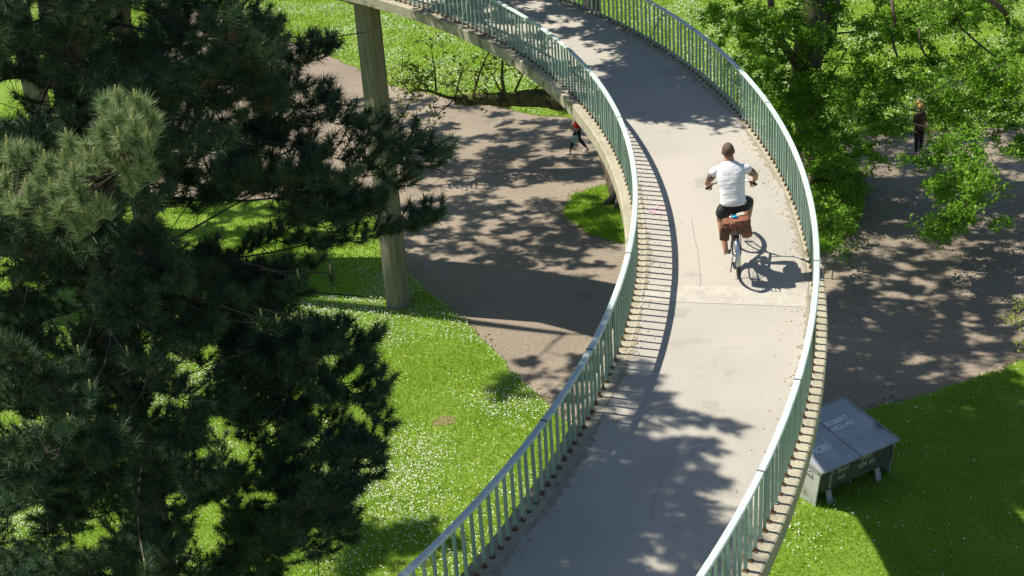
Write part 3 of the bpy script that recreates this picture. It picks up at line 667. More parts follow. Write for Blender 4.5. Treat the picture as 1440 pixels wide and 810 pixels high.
# --- the big leafy tree right of the bridge
random.seed(41)
b1 = gnd(1152, 250)
Yt = b1.y
tk = [b1, at(1143, 190, Yt-.1), at(1134, 135, Yt-.1), at(1132, 95, Yt), at(1138, 60, Yt), at(1146, 20, Yt), at(1150, -30, Yt), Vector((10.3, Yt, 9)), Vector((10.6, Yt, 12))]
tg = []
def vis_clumps(lst):
    for u, v, Y, n, su, sv in lst:
        for _ in range(int(n*1.5)): tg.append(tuple(at(random.gauss(u, su*1.15), random.gauss(v, sv*1.1), Y+random.uniform(-1.5, 1.5))))
vis_clumps([(1030, 35, 37.5, 9, 22, 18), (1060, 75, 37, 9, 18, 22), (1090, 30, 38, 9, 22, 22), (1075, 120, 36.5, 6, 12, 18), (1100, 110, 37.5, 7, 16, 22), (1110, 170, 37, 6, 10, 20), (1120, 205, 37, 5, 10, 14),
            (1165, 30, 39.5, 6, 25, 25), (1185, 100, 37, 8, 20, 20), (1210, 150, 36.5, 9, 26, 16), (1180, 200, 36, 6, 20, 16), (1240, 35, 37, 9, 25, 18), (1290, 30, 37, 7, 22, 20), (1260, 110, 36.5, 9, 25, 14), (1310, 100, 36, 6, 20, 18), (1240, 175, 36, 6, 26, 10),
            (1340, 35, 35.5, 9, 22, 20), (1390, 40, 34.5, 8, 22, 24), (1380, 100, 34.5, 9, 28, 20), (1420, 90, 34, 7, 18, 28), (1340, 150, 35, 9, 30, 14), (1410, 160, 34, 8, 24, 16),
            (1140, 45, 37, 7, 16, 18), (1148, 110, 36.8, 6, 16, 16), (1142, 165, 36.6, 5, 14, 14), (1160, 215, 36, 4, 14, 12), (1330, 200, 32.5, 4, 12, 12), (1325, 230, 32, 4, 16, 10), (1375, 235, 31.5, 5, 12, 14), (1345, 270, 31.2, 4, 16, 12), (1372, 262, 31, 4, 12, 10), (1320, 320, 31, 4, 14, 10), (1350, 310, 31, 4, 14, 10), (1362, 290, 31, 3, 8, 8), (1225, 215, 35.5, 3, 16, 6), (1430, 210, 33, 2, 8, 6)])
tgh = [p for p in ellpts((11.5, 38.5, 11), (6.5, 5.5, 3.6), 60) if p[2] > 8]
tC = tree('leafy_tree', 'bright green leafy tree with a dark trunk just right of the bridge', b1, tk, [.50, .47, .46, .44, .40, .36, .33, .25, .12], tg+tgh, .5, 240, .094, M['leafA'])
# big forks of that tree that show through the leaves
for pts, r in (([(1136, 110, Yt), (1112, 78, 38.2), (1100, 60, 38), (1085, 10, 38), (1078, -30, 38)], .16), ([(1144, 78, Yt), (1165, 50, 39), (1172, 10, 39), (1176, -30, 39)], .30), ([(1150, 60, Yt), (1190, 70, 39), (1170, 105, 38.6)], .1),
               ([(1250, -30, 36.5), (1258, 30, 36.2), (1256, 62, 36), (1262, 80, 35.8)], .06), ([(1292, 40, 36), (1294, 62, 36), (1302, 80, 36)], .05), ([(1380, -8, 34), (1400, 5, 34), (1416, 20, 34), (1418, 35, 34), (1440, 42, 34)], .09), ([(1340, 15, 35), (1352, 40, 35), (1380, 65, 34.8), (1400, 80, 34.6)], .04)):
    P = [at(*p) for p in pts]; fk = MB(); fk.tube(P, [r*(1-.5*i/(len(P)-1)) for i in range(len(P))], 8); part('fork', fk, M['bark'], tC, True)
# leafy suckers round its foot
sk = [tuple(gnd(random.gauss(1182, 14), random.gauss(300, 28), random.uniform(.2, 1.0))) for _ in range(26)]+[tuple(gnd(random.gauss(1200, 10), random.gauss(245, 10), random.uniform(.2, .7))) for _ in range(8)]
shr = thing('leafy_bush', 'low bright green bush tucked against the outside of the bridge', 'bush', gnd(1182, 300))
mb = MB()
for p in sk: mb.tube([Vector((p[0]+random.uniform(-.2, .2), p[1]+random.uniform(-.2, .2), 0)), Vector(p)], [.02, .008], 4, cap=False)
C, tw = clump_leaves(sk, .42, 150, .1); part('stems', joinmb(mb, tw), M['bark'], shr)['kind'] = 'stuff'; V, F = leafquads(C, .09); me = npmesh('foliage', V, F); me.materials.append(M['leafA']); part('foliage', me, None, shr)

# --- park trees whose trunks stand behind the pine or outside the frame and whose crowns shade the place
random.seed(77)
SH = []   # crown clumps, found from the ground they shade
def frame_top(x, y):
    a = FW.y*-(-405/FOC); z = CAM_H
    for _ in range(90):
        P = Vector((x, y, z))-CAMP; v = P.dot(EY)/P.dot(FW)*FOC
        if v > -405: z += .1
        else: return z
    return z
def shade(u0, u1, v0, v1, n, z0=10.5, z1=14.5, plane=0.):
    k = 0; tries = 0
    while k < n and tries < n*8:
        tries += 1; g_ = gnd(random.uniform(u0, u1), random.uniform(v0, v1), plane); z = random.uniform(z0, z1)
        t = (z-plane)/-SUND.z; p = g_-SUND*t
        P = p-CAMP; d = P.dot(FW)
        if d > 0:
            u = P.dot(EX)/d*FOC+720; v = P.dot(EY)/d*FOC+405
            if v > -35 and -40 < u < 1480 and d < 200: continue
        # keep the sunlit stretch of deck, lawn and plaza sunlit
        q = p+SUND*((p.z-7.2)/-SUND.z); rr = math.hypot(q.x-CX, q.y-CY)
        if 14.3 < rr < 18 and 13.2 < q.y < 22.4 and q.x > 0: continue
        if plane == 0 and 14.3 < rr < 18 and q.y < 13.5 and q.x > 1.2: continue
        SH.append(tuple(p)); k += 1
shade(575, 860, 140, 252, 140); shade(560, 870, 285, 392, 105); shade(590, 860, 252, 290, 12); shade(700, 850, 505, 560, 14, 12, 15)
shade(500, 575, 128, 200, 18); shade(20, 480, 285, 400, 100, 10, 14); shade(300, 440, 200, 262, 14)
shade(1165, 1440, 195, 575, 225, 11, 15); shade(1150, 1460, 105, 195, 75); shade(1235, 1470, 545, 800, 150, 12.5, 15.5)
shade(470, 640, 742, 815, 16, 12, 15)
shade(790, 1010, -30, 178, 56, 12, 15, 7.2); shade(690, 900, -40, 60, 30, 12.5, 15, 7.4); shade(540, 750, -15, 85, 42, 12.5, 15.5, 8.0); shade(900, 1050, 130, 190, 14, 12, 14, 7.2)
TR = [('park tree hidden behind the pine, its crown over the plaza', -12, 38.5, 12), ('slim park tree behind the pine whose crown overhangs the far deck', -9.6, 33.6, 13.5), ('park tree just outside the right edge of the view', 14.8, 25.5, 13.5),
      ('park tree beyond the right edge behind the woman', 21, 37, 12), ('park tree standing far behind the pine', -19, 48, 12)]
bins = [[] for _ in TR]; extra = []
for p in SH:
    dd = [math.hypot(p[0]-t[1], p[1]-t[2]) for t in TR]+[math.hypot(p[0]-2.5, p[1]-41.5)*1.15]
    i = dd.index(min(dd)); (extra if i == len(TR) else bins[i]).append(p)
for i, (lab, x, y, h) in enumerate(TR):
    if not bins[i]: continue
    random.seed(60+i); cx_ = sum(p[0] for p in bins[i])/len(bins[i])-x; cy_ = sum(p[1] for p in bins[i])/len(bins[i])-y
    tk = [Vector((x, y, 0)), Vector((x+cx_*.02, y+cy_*.02, h*.35)), Vector((x+cx_*.1, y+cy_*.1, h*.7)), Vector((x+cx_*.3, y+cy_*.3, h))]
    tree('park_tree', lab, tk[0], tk, [.30, .26, .20, .10], bins[i], .55, 210, .155, M['leafB'], flat=.3, group='trees shading the plaza', twigs=6)
if extra:
    random.seed(91); lm = grow([Vector((2.9, 41.2, 8.6)), Vector((2.5, 41.5, 11.5))], [.22, .12], extra); C, tw = clump_leaves(extra, .55, 210, .155, .3, 6)
    part('upper_limbs', joinmb(lm, tw), M['bark'], tB, True); V, F = leafquads(C, .155, flat=.3); me = npmesh('upper_crown', V, F); me.materials.append(M['leafA']); part('upper_crown', me, None, tB)
# tall tree left of the pine that keeps most of the pine in shade
random.seed(95); tg = [p for p in ellpts((-10.6, 17.2, 17.2), (3.9, 3.4, 3.4), 150) if shadow_at(p, 11.5)[1] > 11.6]
tree('tall_tree', 'tall broad tree standing outside the left edge of the view', (-13, 18, 0), [Vector((-13, 18, 0)), Vector((-12.8, 18, 6)), Vector((-12.2, 17.8, 12)), Vector((-11, 17.4, 17))], [.4, .34, .26, .12], tg, .9, 150, .15, M['leafB'], flat=.3)
# ------------------------------------------------------------------ people and objects
def skinned(name, verts, edges, radii, m, parent, root=0, sub=2):
    me = bpy.data.meshes.new(name); me.from_pydata([tuple(v) for v in verts], edges, []); me.update()
    o = link(name, me, None, parent); o.data.materials.append(m)
    md = o.modifiers.new('skin', 'SKIN'); sk_ = me.skin_vertices[0].data
    for i, r in enumerate(radii): sk_[i].radius = r if isinstance(r, tuple) else (r, r); sk_[i].use_root = (i == root)
    md.use_smooth_shade = True; md.branch_smoothing = .6
    s_ = o.modifiers.new('sub', 'SUBSURF'); s_.levels = sub; s_.render_levels = sub
    return o
class Fig:
    def __init__(s): s.v = []; s.e = []; s.r = []
    def chain(s, start, pts):
        i = start
        for p, r in pts:
            s.v.append(p); s.r.append(r); j = len(s.v)-1
            if i is not None: s.e.append((i, j))
            i = j
        return i
def lerp3(a, b, t): return tuple(a[i]+(b[i]-a[i])*t for i in range(3))
def hand(F, wrist_i, w, d, up, side, s=1., curl=.5):
    """palm + four curled fingers + thumb, d = direction of the hand, up = back of the hand, side = thumb side"""
    w = Vector(w); d = Vector(d).normalized(); up = Vector(up).normalized(); side = Vector(side).normalized()
    palm = w+d*.075*s; pi = F.chain(wrist_i, [(tuple(w+d*.035*s), (.026*s, .018*s)), (tuple(palm), (.034*s, .016*s))])
    for k, (off, ln) in enumerate(((.028, .078), (.010, .086), (-.010, .080), (-.027, .064))):
        a = palm+side*off*s+d*.012*s; b = a+(d*(1-curl*.6)-up*curl).normalized()*ln*.5*s; c = b+(d*(1-curl*1.6)-up*curl*1.5).normalized()*ln*.5*s
        F.chain(pi, [(tuple(a), .0095*s), (tuple(b), .009*s), (tuple(c), .0075*s)])
    a = w+d*.04*s+side*.03*s; b = a+(side*.7+d*.7).normalized()*.035*s; c = b+(d-up*.8).normalized()*.03*s
    F.chain(pi-1, [(tuple(a), .012*s), (tuple(b), .010*s), (tuple(c), .009*s)])

def head_mesh(c, R, m_skin, m_hair, parent, hair='short', s=1.):
    """face with nose, ears, eyes, mouth; looks along local +Y of R"""
    mb = MB(); nu, nv = 22, 16; vs = []; c = Vector(c)
    for j in range(nv+1):
        th = PI*j/nv
        for i in range(nu):
            ph = 2*PI*i/nu; x = math.sin(th)*math.cos(ph); y = math.sin(th)*math.sin(ph); z = math.cos(th)
            X_ = x*.077; Y_ = y*.098; Z_ = z*.115; q_ = 1+(.34*z*(1-z) if z > 0 else 0); X_ *= q_; Y_ *= q_
            if z < -.15: X_ *= 1-.28*(-z-.15); Y_ *= 1-(.10 if y > 0 else .42)*(-z-.15)
            if y > .75 and -.45 < z < .1 and abs(x) < .2: Y_ += .022*(1-abs(x)/.2)     # nose
            if y > .55 and .02 < z < .3 and .2 < abs(x) < .6: Y_ -= .008                # eye sockets
            vs.append(c+R@Vector((X_*s, Y_*s, Z_*s)))
    fs = [(j*nu+i, (j+1)*nu+i, (j+1)*nu+(i+1) % nu, j*nu+(i+1) % nu) for j in range(nv) for i in range(nu)]
    mb.add(vs, fs)
    for sx in (-1, 1): mb.ell(c+R@Vector((sx*.079*s, -.005*s, -.008*s)), (.012*s, .022*s, .034*s), 8, 6, R)
    hd = link('head', mb.mesh('head'), m_skin, parent, True)
    e = MB()
    for sx in (-1, 1): e.ell(c+R@Vector((sx*.032*s, .082*s, .014*s)), (.013*s, .006*s, .008*s), 8, 5, R)
    link('eyes', e.mesh('eyes'), M['black'], hd)
    mo = MB().ell(c+R@Vector((0, .088*s, -.055*s)), (.024*s, .006*s, .006*s), 8, 5, R); link('mouth', mo.mesh('mouth'), M['leather'], hd)
    return hd
def hair_cap(c, R, m, parent, k=1.04, zmin=-.35, name='hair', back=1.0, s=1.):
    mb = MB(); nu, nv = 22, 12; vs = []; c = Vector(c)
    for j in range(nv+1):
        for i in range(nu):
            ph = 2*PI*i/nu; yy = math.sin(ph); lim = .5 if yy > .3 else (.5+(.3-yy)*.9 if yy < .3 else .5); th = j/nv*min(2.1, PI*lim*.95+.1)
            x = math.sin(th)*math.cos(ph); y = math.sin(th)*math.sin(ph); z = math.cos(th); q = 1+(.34*z*(1-z) if z > 0 else 0)
            if z < -.15: q = 1-.25*(-z-.15)
            vs.append(c+R@Vector((x*.077*k*q*s, (y*.098*k*q)*s, z*.115*k*s)))
    mb.add(vs, [(j*nu+i, (j+1)*nu+i, (j+1)*nu+(i+1) % nu, j*nu+(i+1) % nu) for j in range(nv) for i in range(nu)])
    return link(name, mb.mesh(name), m, parent, True)

# --- bicycle
def on_plane(u, v):
    d = ray(u, v); b = .10709; # z = 4.943 + b y
    t = (4.943+.012-CAM_H)/(d.z-b*d.y); return CAMP+d*t
BP = on_plane(1038, 388)
HEAD = math.radians(90-6.5)
def frame_for(P):
    f = Vector((math.cos(HEAD), math.sin(HEAD), .107*math.sin(HEAD))).normalized(); up = Vector((0, 0, 1))
    r = f.cross(up).normalized(); u = r.cross(f).normalized()
    lean = math.radians(3.5); r2 = r*math.cos(lean)+u*math.sin(lean); u2 = u*math.cos(lean)-r*math.sin(lean)
    return Matrix((r2, f, u2)).transposed().to_4x4()
BM = Matrix.Translation(BP) @ frame_for(BP)
bike = thing('bicycle', 'city bicycle with grey mudguards ridden up the deck', 'bicycle'); bike.matrix_world = BM
def bp(name, mb, m, parent=bike, smooth=True): return link(name, mb.mesh(name), m, parent, smooth)
def ring(c, r, w, n=36, k=8):
    mb = MB(); vs = []; fs = []
    for i in range(n):
        a = 2*PI*i/n
        for j in range(k):
            b = 2*PI*j/k; rr = r+w*math.cos(b); vs.append((c[0]+w*math.sin(b), c[1]+rr*math.cos(a), c[2]+rr*math.sin(a)))
    for i in range(n):
        for j in range(k): fs.append((i*k+j, i*k+(j+1) % k, ((i+1) % n)*k+(j+1) % k, ((i+1) % n)*k+j))
    return mb.add(vs, fs)
for yc in (0, 1.08):
    wl = bp('wheel', ring((0, yc, .345), .305, .009), M['chrome']); bp('tyre', ring((0, yc, .345), .326, .020), M['black'], wl)
    sp_ = MB()
    for i in range(20):
        a = 2*PI*i/20+.1; a2 = a+(.35 if i % 2 else -.35)
        sp_.tube([((.03 if i % 2 else -.03), yc+.02*math.cos(a2), .345+.02*math.sin(a2)), (0, yc+.30*math.cos(a), .345+.30*math.sin(a))], .0018, 3)
    o = bp('spokes', sp_, M['chrome'], wl); o['kind'] = 'stuff'
    hb = MB().tube([(-.05, yc, .345), (.05, yc, .345)], .022, 8); bp('hub', hb, M['chrome'], wl)
fr_ = MB(); BB = (0, .46, .30)
for a, b, r in ((BB, (0, .24, .84), .016), (BB, (0, .86, .66), .020), ((0, .30, .68), (0, .84, .80), .017), ((0, .87, .62), (0, .82, .92), .020)): fr_.tube([a, b], r, 8)
for sx in (-1, 1):
    fr_.tube([(sx*.03, .43, .31), (sx*.058, .02, .345)], .010, 6); fr_.tube([(sx*.02, .27, .74), (sx*.058, .02, .345)], .009, 6)
frm = bp('frame', fr_, M['bikeframe'])
fk_ = MB()
for sx in (-1, 1): fk_.tube([(sx*.045, .875, .64), (sx*.05, .96, .48), (sx*.052, 1.08, .345)], [.014, .012, .009], 6)
fk_.tube([(-.05, .872, .645), (.05, .872, .645)], .015, 6); bp('fork', fk_, M['bikeframe'])
hbp = [(-.33, .66, 1.05), (-.26, .72, 1.07), (-.15, .80, 1.06), (0, .81, 1.04), (.15, .80, 1.06), (.26, .72, 1.07), (.33, .66, 1.05)]
hbm = MB().tube(hbp, .012, 8); hbm.tube([(0, .82, .90), (0, .81, 1.04)], .013, 8); hbo = bp('handlebar', hbm, M['chrome'])
for sx in (-1, 1): bp('grip', MB().tube([(sx*.345, .645, 1.045), (sx*.25, .728, 1.07)], .018, 8), M['black'], hbo)
sd_ = MB().ell((0, .20, .93), (.085, .13, .035), 12, 6); sd_.tube([(0, .24, .84), (0, .22, .92)], .014, 8); bp('saddle', sd_, M['black'])
for yc, a0, a1 in ((0, 12, 178), (1.08, 25, 150)):
    mg = MB(); prof = [(-.034, .352), (-.022, .364), (0, .369), (.022, .364), (.034, .352)]; n = 18; vs = []
    for i in range(n+1):
        a = math.radians(a0+(a1-a0)*i/n)
        for x, r in prof: vs.append((x, yc+r*math.cos(a), .345+r*math.sin(a)))
    mg.add(vs, [(i*5+j, i*5+j+1, (i+1)*5+j+1, (i+1)*5+j) for i in range(n) for j in range(4)]); 
    for sx in (-1, 1):
        a = math.radians(a1-18 if yc == 0 else a0+12); mg.tube([(sx*.05, yc, .345), (sx*.034, yc+.356*math.cos(a), .345+.356*math.sin(a))], .003, 4)
    bp('mudguard', mg, M['chrome'])
rk = MB()
for x in (-.055, 0, .055): rk.tube([(x, .16, .775), (x, -.24, .775)], .006, 5)
for y in (.14, -.02, -.23): rk.tube([(-.06, y, .775), (.06, y, .775)], .006, 5)
for sx in (-1, 1): rk.tube([(sx*.06, -.10, .775), (sx*.06, 0, .36)], .005, 5); rk.tube([(sx*.06, -.2, .775), (sx*.06, 0, .36)], .005, 5)
bp('rack', rk, M['bikeframe'])
ck = MB().tube([(.05, .46, .30), (.07, .61, .385)], .010, 6); bp('crank', ck, M['chrome']); ck = MB().tube([(-.05, .46, .30), (-.07, .31, .215)], .010, 6); bp('crank', ck, M['chrome'])
bp('pedal', MB().box((.12, .61, .385), (.09, .08, .022)), M['black'], smooth=False); bp('pedal', MB().box((-.12, .31, .215), (.09, .08, .022)), M['black'], smooth=False)
cr_ = MB().tube([(.052, .46, .30), (.058, .46, .30)], .088, 24); cr_.tube([(.052, .0, .345), (.056, .0, .345)], .04, 16); bp('chainring', cr_, M['bikeframe'])
lt_ = MB().ell((.0, -.02, .925), (.042, .02, .02), 12, 8); lt_.tube([(0, -.02, .92), (0, .12, .91)], .008, 6); bp('rear_light', lt_, M['blue'])['label'] = 'bright blue rear lamp under the saddle'
ks = MB().tube([(-.05, .05, .33), (-.10, -.06, .10)], .008, 5); bp('kickstand', ks, M['bikeframe'])

# --- leather bag on the rack
bag = thing('pannier_bag', 'brown leather double pannier bag slung over the rear rack of the bicycle', 'bag'); bag.matrix_world = BM
def soft(c, size, R=None, bul=.10, seed=1, n=7):
    rr = random.Random(seed); bm = bmesh.new(); bmesh.ops.create_cube(bm, size=1); bmesh.ops.subdivide_edges(bm, edges=bm.edges, cuts=n, use_grid_fill=True)
    for v in bm.verts:
        p = v.co; k = 1+bul*(1-4*min(.25, max(0, (abs(p.x)-.0)**2)))*(1-4*p.y*p.y if abs(p.y) < .5 else 0)
        q = Vector((p.x, p.y, p.z)); L_ = max(abs(p.x), abs(p.y), abs(p.z))
        sph = q.normalized()*.62; q = q.lerp(sph, .28)
        w = .018*math.sin(q.x*23+seed)+.015*math.sin(q.z*31+q.x*9+seed*2)
        q += q.normalized()*w
        q = Vector((q.x*size[0], q.y*size[1], q.z*size[2]))
        if R is not None: q = R@q
        v.co = q+Vector(c)
    me = bpy.data.meshes.new('soft'); bm.to_mesh(me); bm.free(); me.polygons.foreach_set('use_smooth', [True]*len(me.polygons)); return me
def bagpart(n, me, m): me.name = n; return link(n, me, m, bag)
bagpart('body', soft((0.01, -.03, .835), (.36, .17, .13), Matrix.Rotation(math.radians(-6), 3, 'Y'), seed=2), M['leather'])
bagpart('side_pouch', soft((-.145, -.05, .735), (.13, .18, .21), Matrix.Rotation(math.radians(8), 3, 'Y'), seed=5), M['leather2'])
bagpart('side_pouch', soft((.135, -.04, .745), (.14, .18, .20), Matrix.Rotation(math.radians(-8), 3, 'Y'), seed=8), M['leather'])
bagpart('flap', soft((.045, -.115, .80), (.26, .05, .17), Matrix.Rotation(math.radians(-16), 3, 'X'), seed=4), M['leather'])
stp = MB()
for x in (-.10, .02, .12): stp.add([(x-.012, -.150, .87), (x+.012, -.150, .87), (x+.012, -.155, .71), (x-.012, -.155, .71), (x-.012, -.142, .87), (x+.012, -.142, .87), (x+.012, -.147, .71), (x-.012, -.147, .71)], [(0, 1, 2, 3), (4, 7, 6, 5), (0, 3, 7, 4), (1, 5, 6, 2), (0, 4, 5, 1), (3, 2, 6, 7)])
for i_ in range(3): 
    sm = MB(); sm.v = stp.v[i_*8:(i_+1)*8]; sm.f = stp.f[:6]; bp('strap', sm, M['leather2'], bag, False)

# --- rider
rd = thing('person', 'man with shaved head, white t-shirt, tattooed arms and black shorts riding away on a bicycle', 'person'); rd.matrix_world = BM
F = Fig()
pel = F.chain(None, [((0, .19, 1.02), (.15, .12))])
sp1 = F.chain(pel, [((-.005, .23, 1.16), (.12, .085)), ((-.01, .29, 1.31), (.13, .09)), ((-.012, .335, 1.42), (.12, .08)), ((-.013, .37, 1.49), (.09, .07))])
nk = F.chain(sp1, [((-.015, .395, 1.54), (.080, .072)), ((-.018, .415, 1.59), (.070, .070)), ((-.02, .425, 1.64), (.064, .074))])
ARM = {}
for sx in (-1, 1):
    sh_ = (sx*.205-.01, .345, 1.45)
    el = (-.315, .45, 1.25) if sx < 0 else (.325, .48, 1.28)
    wr = (-.315, .61, 1.115) if sx < 0 else (.325, .63, 1.125)
    i = F.chain(sp1-1, [(sh_, .062), (lerp3(sh_, el, .45), .052), (el, .044), (lerp3(el, wr, .4), .045), (wr, .031)])
    ARM[sx] = (sh_, el, wr); g_ = Vector((sx*.30, .69, 1.075)); hand(F, i, wr, g_-Vector(wr), (0, .25, 1), (-sx, .3, 0), 1.05, .75)
# legs
hipR, kneeR, ankR = (.11, .20, .98), (.235, .58, .85), (.15, .47, .445)
hipL, kneeL, ankL = (-.11, .20, .98), (-.17, .50, .65), (-.14, .27, .285)
for h_, k_, a_ in ((hipR, kneeR, ankR), (hipL, kneeL, ankL)):
    i = F.chain(pel, [(h_, .10), (lerp3(h_, k_, .5), .088), (k_, .066), (lerp3(k_, a_, .32), .066), (lerp3(k_, a_, .7), .048), (a_, .038)])
    F.chain(i, [((a_[0], a_[1]-.02, a_[2]-.05), .033), ((a_[0]+.005, a_[1]+.09, a_[2]-.06), (.035, .025)), ((a_[0]+.005, a_[1]+.16, a_[2]-.07), (.03, .018))])
body = skinned('body', F.v, F.e, F.r, M['skin'], rd)
# t-shirt
def loft(rings, n=24, wr=.0, seed=1):
    mb = MB(); rr = random.Random(seed); vs = []; m = len(rings); cs = [Vector(r[0]) for r in rings]
    for k, (c, rx, ry) in enumerate(rings):
        t = (cs[min(k+1, m-1)]-cs[max(k-1, 0)]).normalized(); side = Vector((1, 0, 0)); b = t.cross(side).normalized()
        for i in range(n):
            a = 2*PI*i/n; ca, sa = math.cos(a), math.sin(a); e = .86
            w = 1+wr*math.sin(i*1.7+k*2.1+seed)
            vs.append(cs[k]+side*rx*w*math.copysign(abs(ca)**e, ca)+b*ry*w*math.copysign(abs(sa)**e, sa))
    fs = [(k*n+i, k*n+(i+1) % n, (k+1)*n+(i+1) % n, (k+1)*n+i) for k in range(m-1) for i in range(n)]+[tuple(range(n))[::-1], tuple((m-1)*n+i for i in range(n))]
    return mb.add(vs, fs)
tr_ = [((0, .185, 1.00), .178, .140), ((0, .192, 1.04), .176, .136), ((-.002, .205, 1.10), .168, .124), ((-.004, .232, 1.19), .166, .118), ((-.008, .262, 1.27), .176, .120), ((-.01, .295, 1.35), .192, .122), ((-.012, .325, 1.42), .203, .115), ((-.012, .35, 1.475), .190, .100), ((-.013, .372, 1.517), .150, .084), ((-.014, .388, 1.548), .098, .072), ((-.014, .394, 1.562), .078, .062)]
tm = loft(tr_, 26, .026)
for sx in (-1, 1):
    sh_, el, wr = ARM[sx]; a = Vector((sx*.10-.01, .345, 1.475)); b_ = Vector(sh_)+Vector((-sx*.012, 0, .0)); c_ = Vector(lerp3(sh_, el, .30))
    tm.tube([a, a.lerp(b_, .6), b_, b_.lerp(c_, .5)+Vector((sx*.004, 0, .004)), c_], [.050, .060, .066, .067, .065], 14)
tee = link('t_shirt', tm.mesh('t_shirt'), M['tee'], rd, True); sb = tee.modifiers.new('sub', 'SUBSURF'); sb.levels = 1; sb.render_levels = 1
for sx in (-1, 1):
    sh_, el, wr = ARM[sx]; F = Fig(); F.chain(None, [(lerp3(sh_, el, .20), .064), (lerp3(sh_, el, .55), .061), (lerp3(sh_, el, .92), .052)]); o = skinned('sleeve', F.v, F.e, F.r, M['skinarm'], rd); o['label'] = 'grey patterned sleeve'
F = Fig(); F.chain(None, [((0, .17, 1.06), (.195, .15)), ((0, .175, .97), (.20, .155))])
for h_, k_ in ((hipR, kneeR), (hipL, kneeL)): F.chain(1, [((h_[0]*1.02, h_[1]+.02, h_[2]-.01), .128), (lerp3(h_, k_, .45), .116), (lerp3(h_, k_, .80), .098)])
skinned('shorts', F.v, F.e, F.r, M['short'], rd)
for a_ in (ankR, ankL):
    F = Fig(); F.chain(None, [((a_[0], a_[1]-.035, a_[2]-.04), (.045, .050)), ((a_[0]+.003, a_[1]+.05, a_[2]-.065), (.048, .040)), ((a_[0]+.005, a_[1]+.14, a_[2]-.078), (.047, .030)), ((a_[0]+.005, a_[1]+.19, a_[2]-.082), (.036, .022))]); skinned('shoe', F.v, F.e, F.r, M['shoe'], rd)
HR3 = Matrix.Rotation(math.radians(-10), 3, 'X')
hc = (-.022, .435, 1.685); hd = head_mesh(hc, HR3, M['skin'], M['stubble'], rd); hair_cap(hc, HR3, M['stubble'], hd, 1.025)

# --- people on the plaza
def walker(name, label, loc, rz, pose, mats, hairm, hstyle, sc=1.):
    t = thing('person', label, 'person', loc); t.rotation_euler = (0, 0, rz); t.scale = (sc, sc, sc)
    st_ = pose; F = Fig(); pel = F.chain(None, [((0, 0, .93), (.115, .09))])
    sp1 = F.chain(pel, [((0, .0, 1.08), (.105, .08)), ((0, .01, 1.25), (.13, .09)), ((0, 0, 1.38), (.13, .07))]); F.chain(sp1, [((0, .005, 1.46), (.048, .048)), ((0, .02, 1.53), (.046, .05))])
    arms = []
    for sx in (-1, 1):
        a = st_['arm'][sx]; sh_ = (sx*.165, 0, 1.375); el = a[0]; wr = a[1]; arms.append((sh_, el, wr))
        i = F.chain(sp1, [(sh_, .052), (lerp3(sh_, el, .5), .043), (el, .036), (wr, .025)]); hand(F, i, wr, Vector(wr)-Vector(el), (sx, 0, .2), (0, 1, 0), .95, .4)
    legs = []
    for sx in (-1, 1):
        k, a = st_['leg'][sx]; h_ = (sx*.09, 0, .90); legs.append((h_, k, a))
        i = F.chain(pel, [(h_, .08), (lerp3(h_, k, .5), .068), (k, .05), (lerp3(k, a, .35), .048), (a, .032)]); F.chain(i, [((a[0], a[1]-.02, a[2]-.04), .03), ((a[0], a[1]+.13, a[2]-.05), (.032, .02))])
    skinned('body', F.v, F.e, F.r, M['skin'], t)
    tp = loft([((0, 0, .86 if st_.get('long') else .93), .155, .125), ((0, 0, 1.0), .140, .115), ((0, 0, 1.10), .132, .10), ((0, .008, 1.22), .150, .108), ((0, .006, 1.32), .165, .105), ((0, 0, 1.38), .155, .088), ((0, 0, 1.42), .11, .07), ((0, .003, 1.445), .068, .058)], 20, .015)
    for sh_, el, wr in arms:
        e_ = lerp3(sh_, el, st_.get('sleeve', .6)); tp.tube([lerp3((0, 0, 1.37), sh_, .5), sh_, lerp3(sh_, e_, .5), e_], [.05, .064, .062, .058], 10)
    link('top', tp.mesh('top'), mats[0], t, True)
    if 0: F = Fig(); F.chain(None, [((0, 0, .90 if st_.get('long') else .96), (.15, .12)), ((0, 0, 1.08), (.125, .10)), ((0, .01, 1.25), (.15, .11)), ((0, 0, 1.38), (.14, .085)), ((0, 0, 1.43), (.075, .06))])
    F = Fig(); F.chain(None, [((0, 0, .99), (.128, .105)), ((0, 0, .92), (.135, .11))])
    for h_, k, a in legs: F.chain(1, [((h_[0], h_[1], h_[2]-.02), .098), (lerp3(h_, k, .6), .085), (k, .068), (lerp3(k, a, .8), .052)])
    skinned('trousers', F.v, F.e, F.r, mats[1], t)
    for h_, k, a in legs:
        F = Fig(); F.chain(None, [((a[0], a[1]-.04, a[2]-.04), (.042, .045)), ((a[0], a[1]+.07, a[2]-.06), (.045, .035)), ((a[0], a[1]+.17, a[2]-.07), (.04, .024))]); skinned('shoe', F.v, F.e, F.r, mats[2], t)
    R_ = Matrix.Identity(3); c = (0, .03, 1.62); h = head_mesh(c, R_, M['skin'], hairm, t, s=.97); hair_cap(c, R_, hairm, h, 1.07, s=.97)
    if hstyle == 'long':
        F = Fig(); F.chain(None, [((0, -.05, 1.66), (.085, .07)), ((0, -.08, 1.55), (.09, .06)), ((0, -.09, 1.43), (.07, .045))]); skinned('long_hair', F.v, F.e, F.r, hairm, h)
    if hstyle == 'bun': link('bun', MB().ell((0, -.08, 1.74), (.085, .085, .075), 12, 8, None, .06).mesh('bun'), hairm, h, True)
    if hstyle == 'cap':
        cp_ = MB().ell((0, .02, 1.68), (.088, .108, .078), 18, 10); cp_.tube([(0, .08, 1.665), (0, .19, 1.65)], [.07, .055], 10); hc_ = link('cap', cp_.mesh('cap'), M['cap'], h, True)
    return t
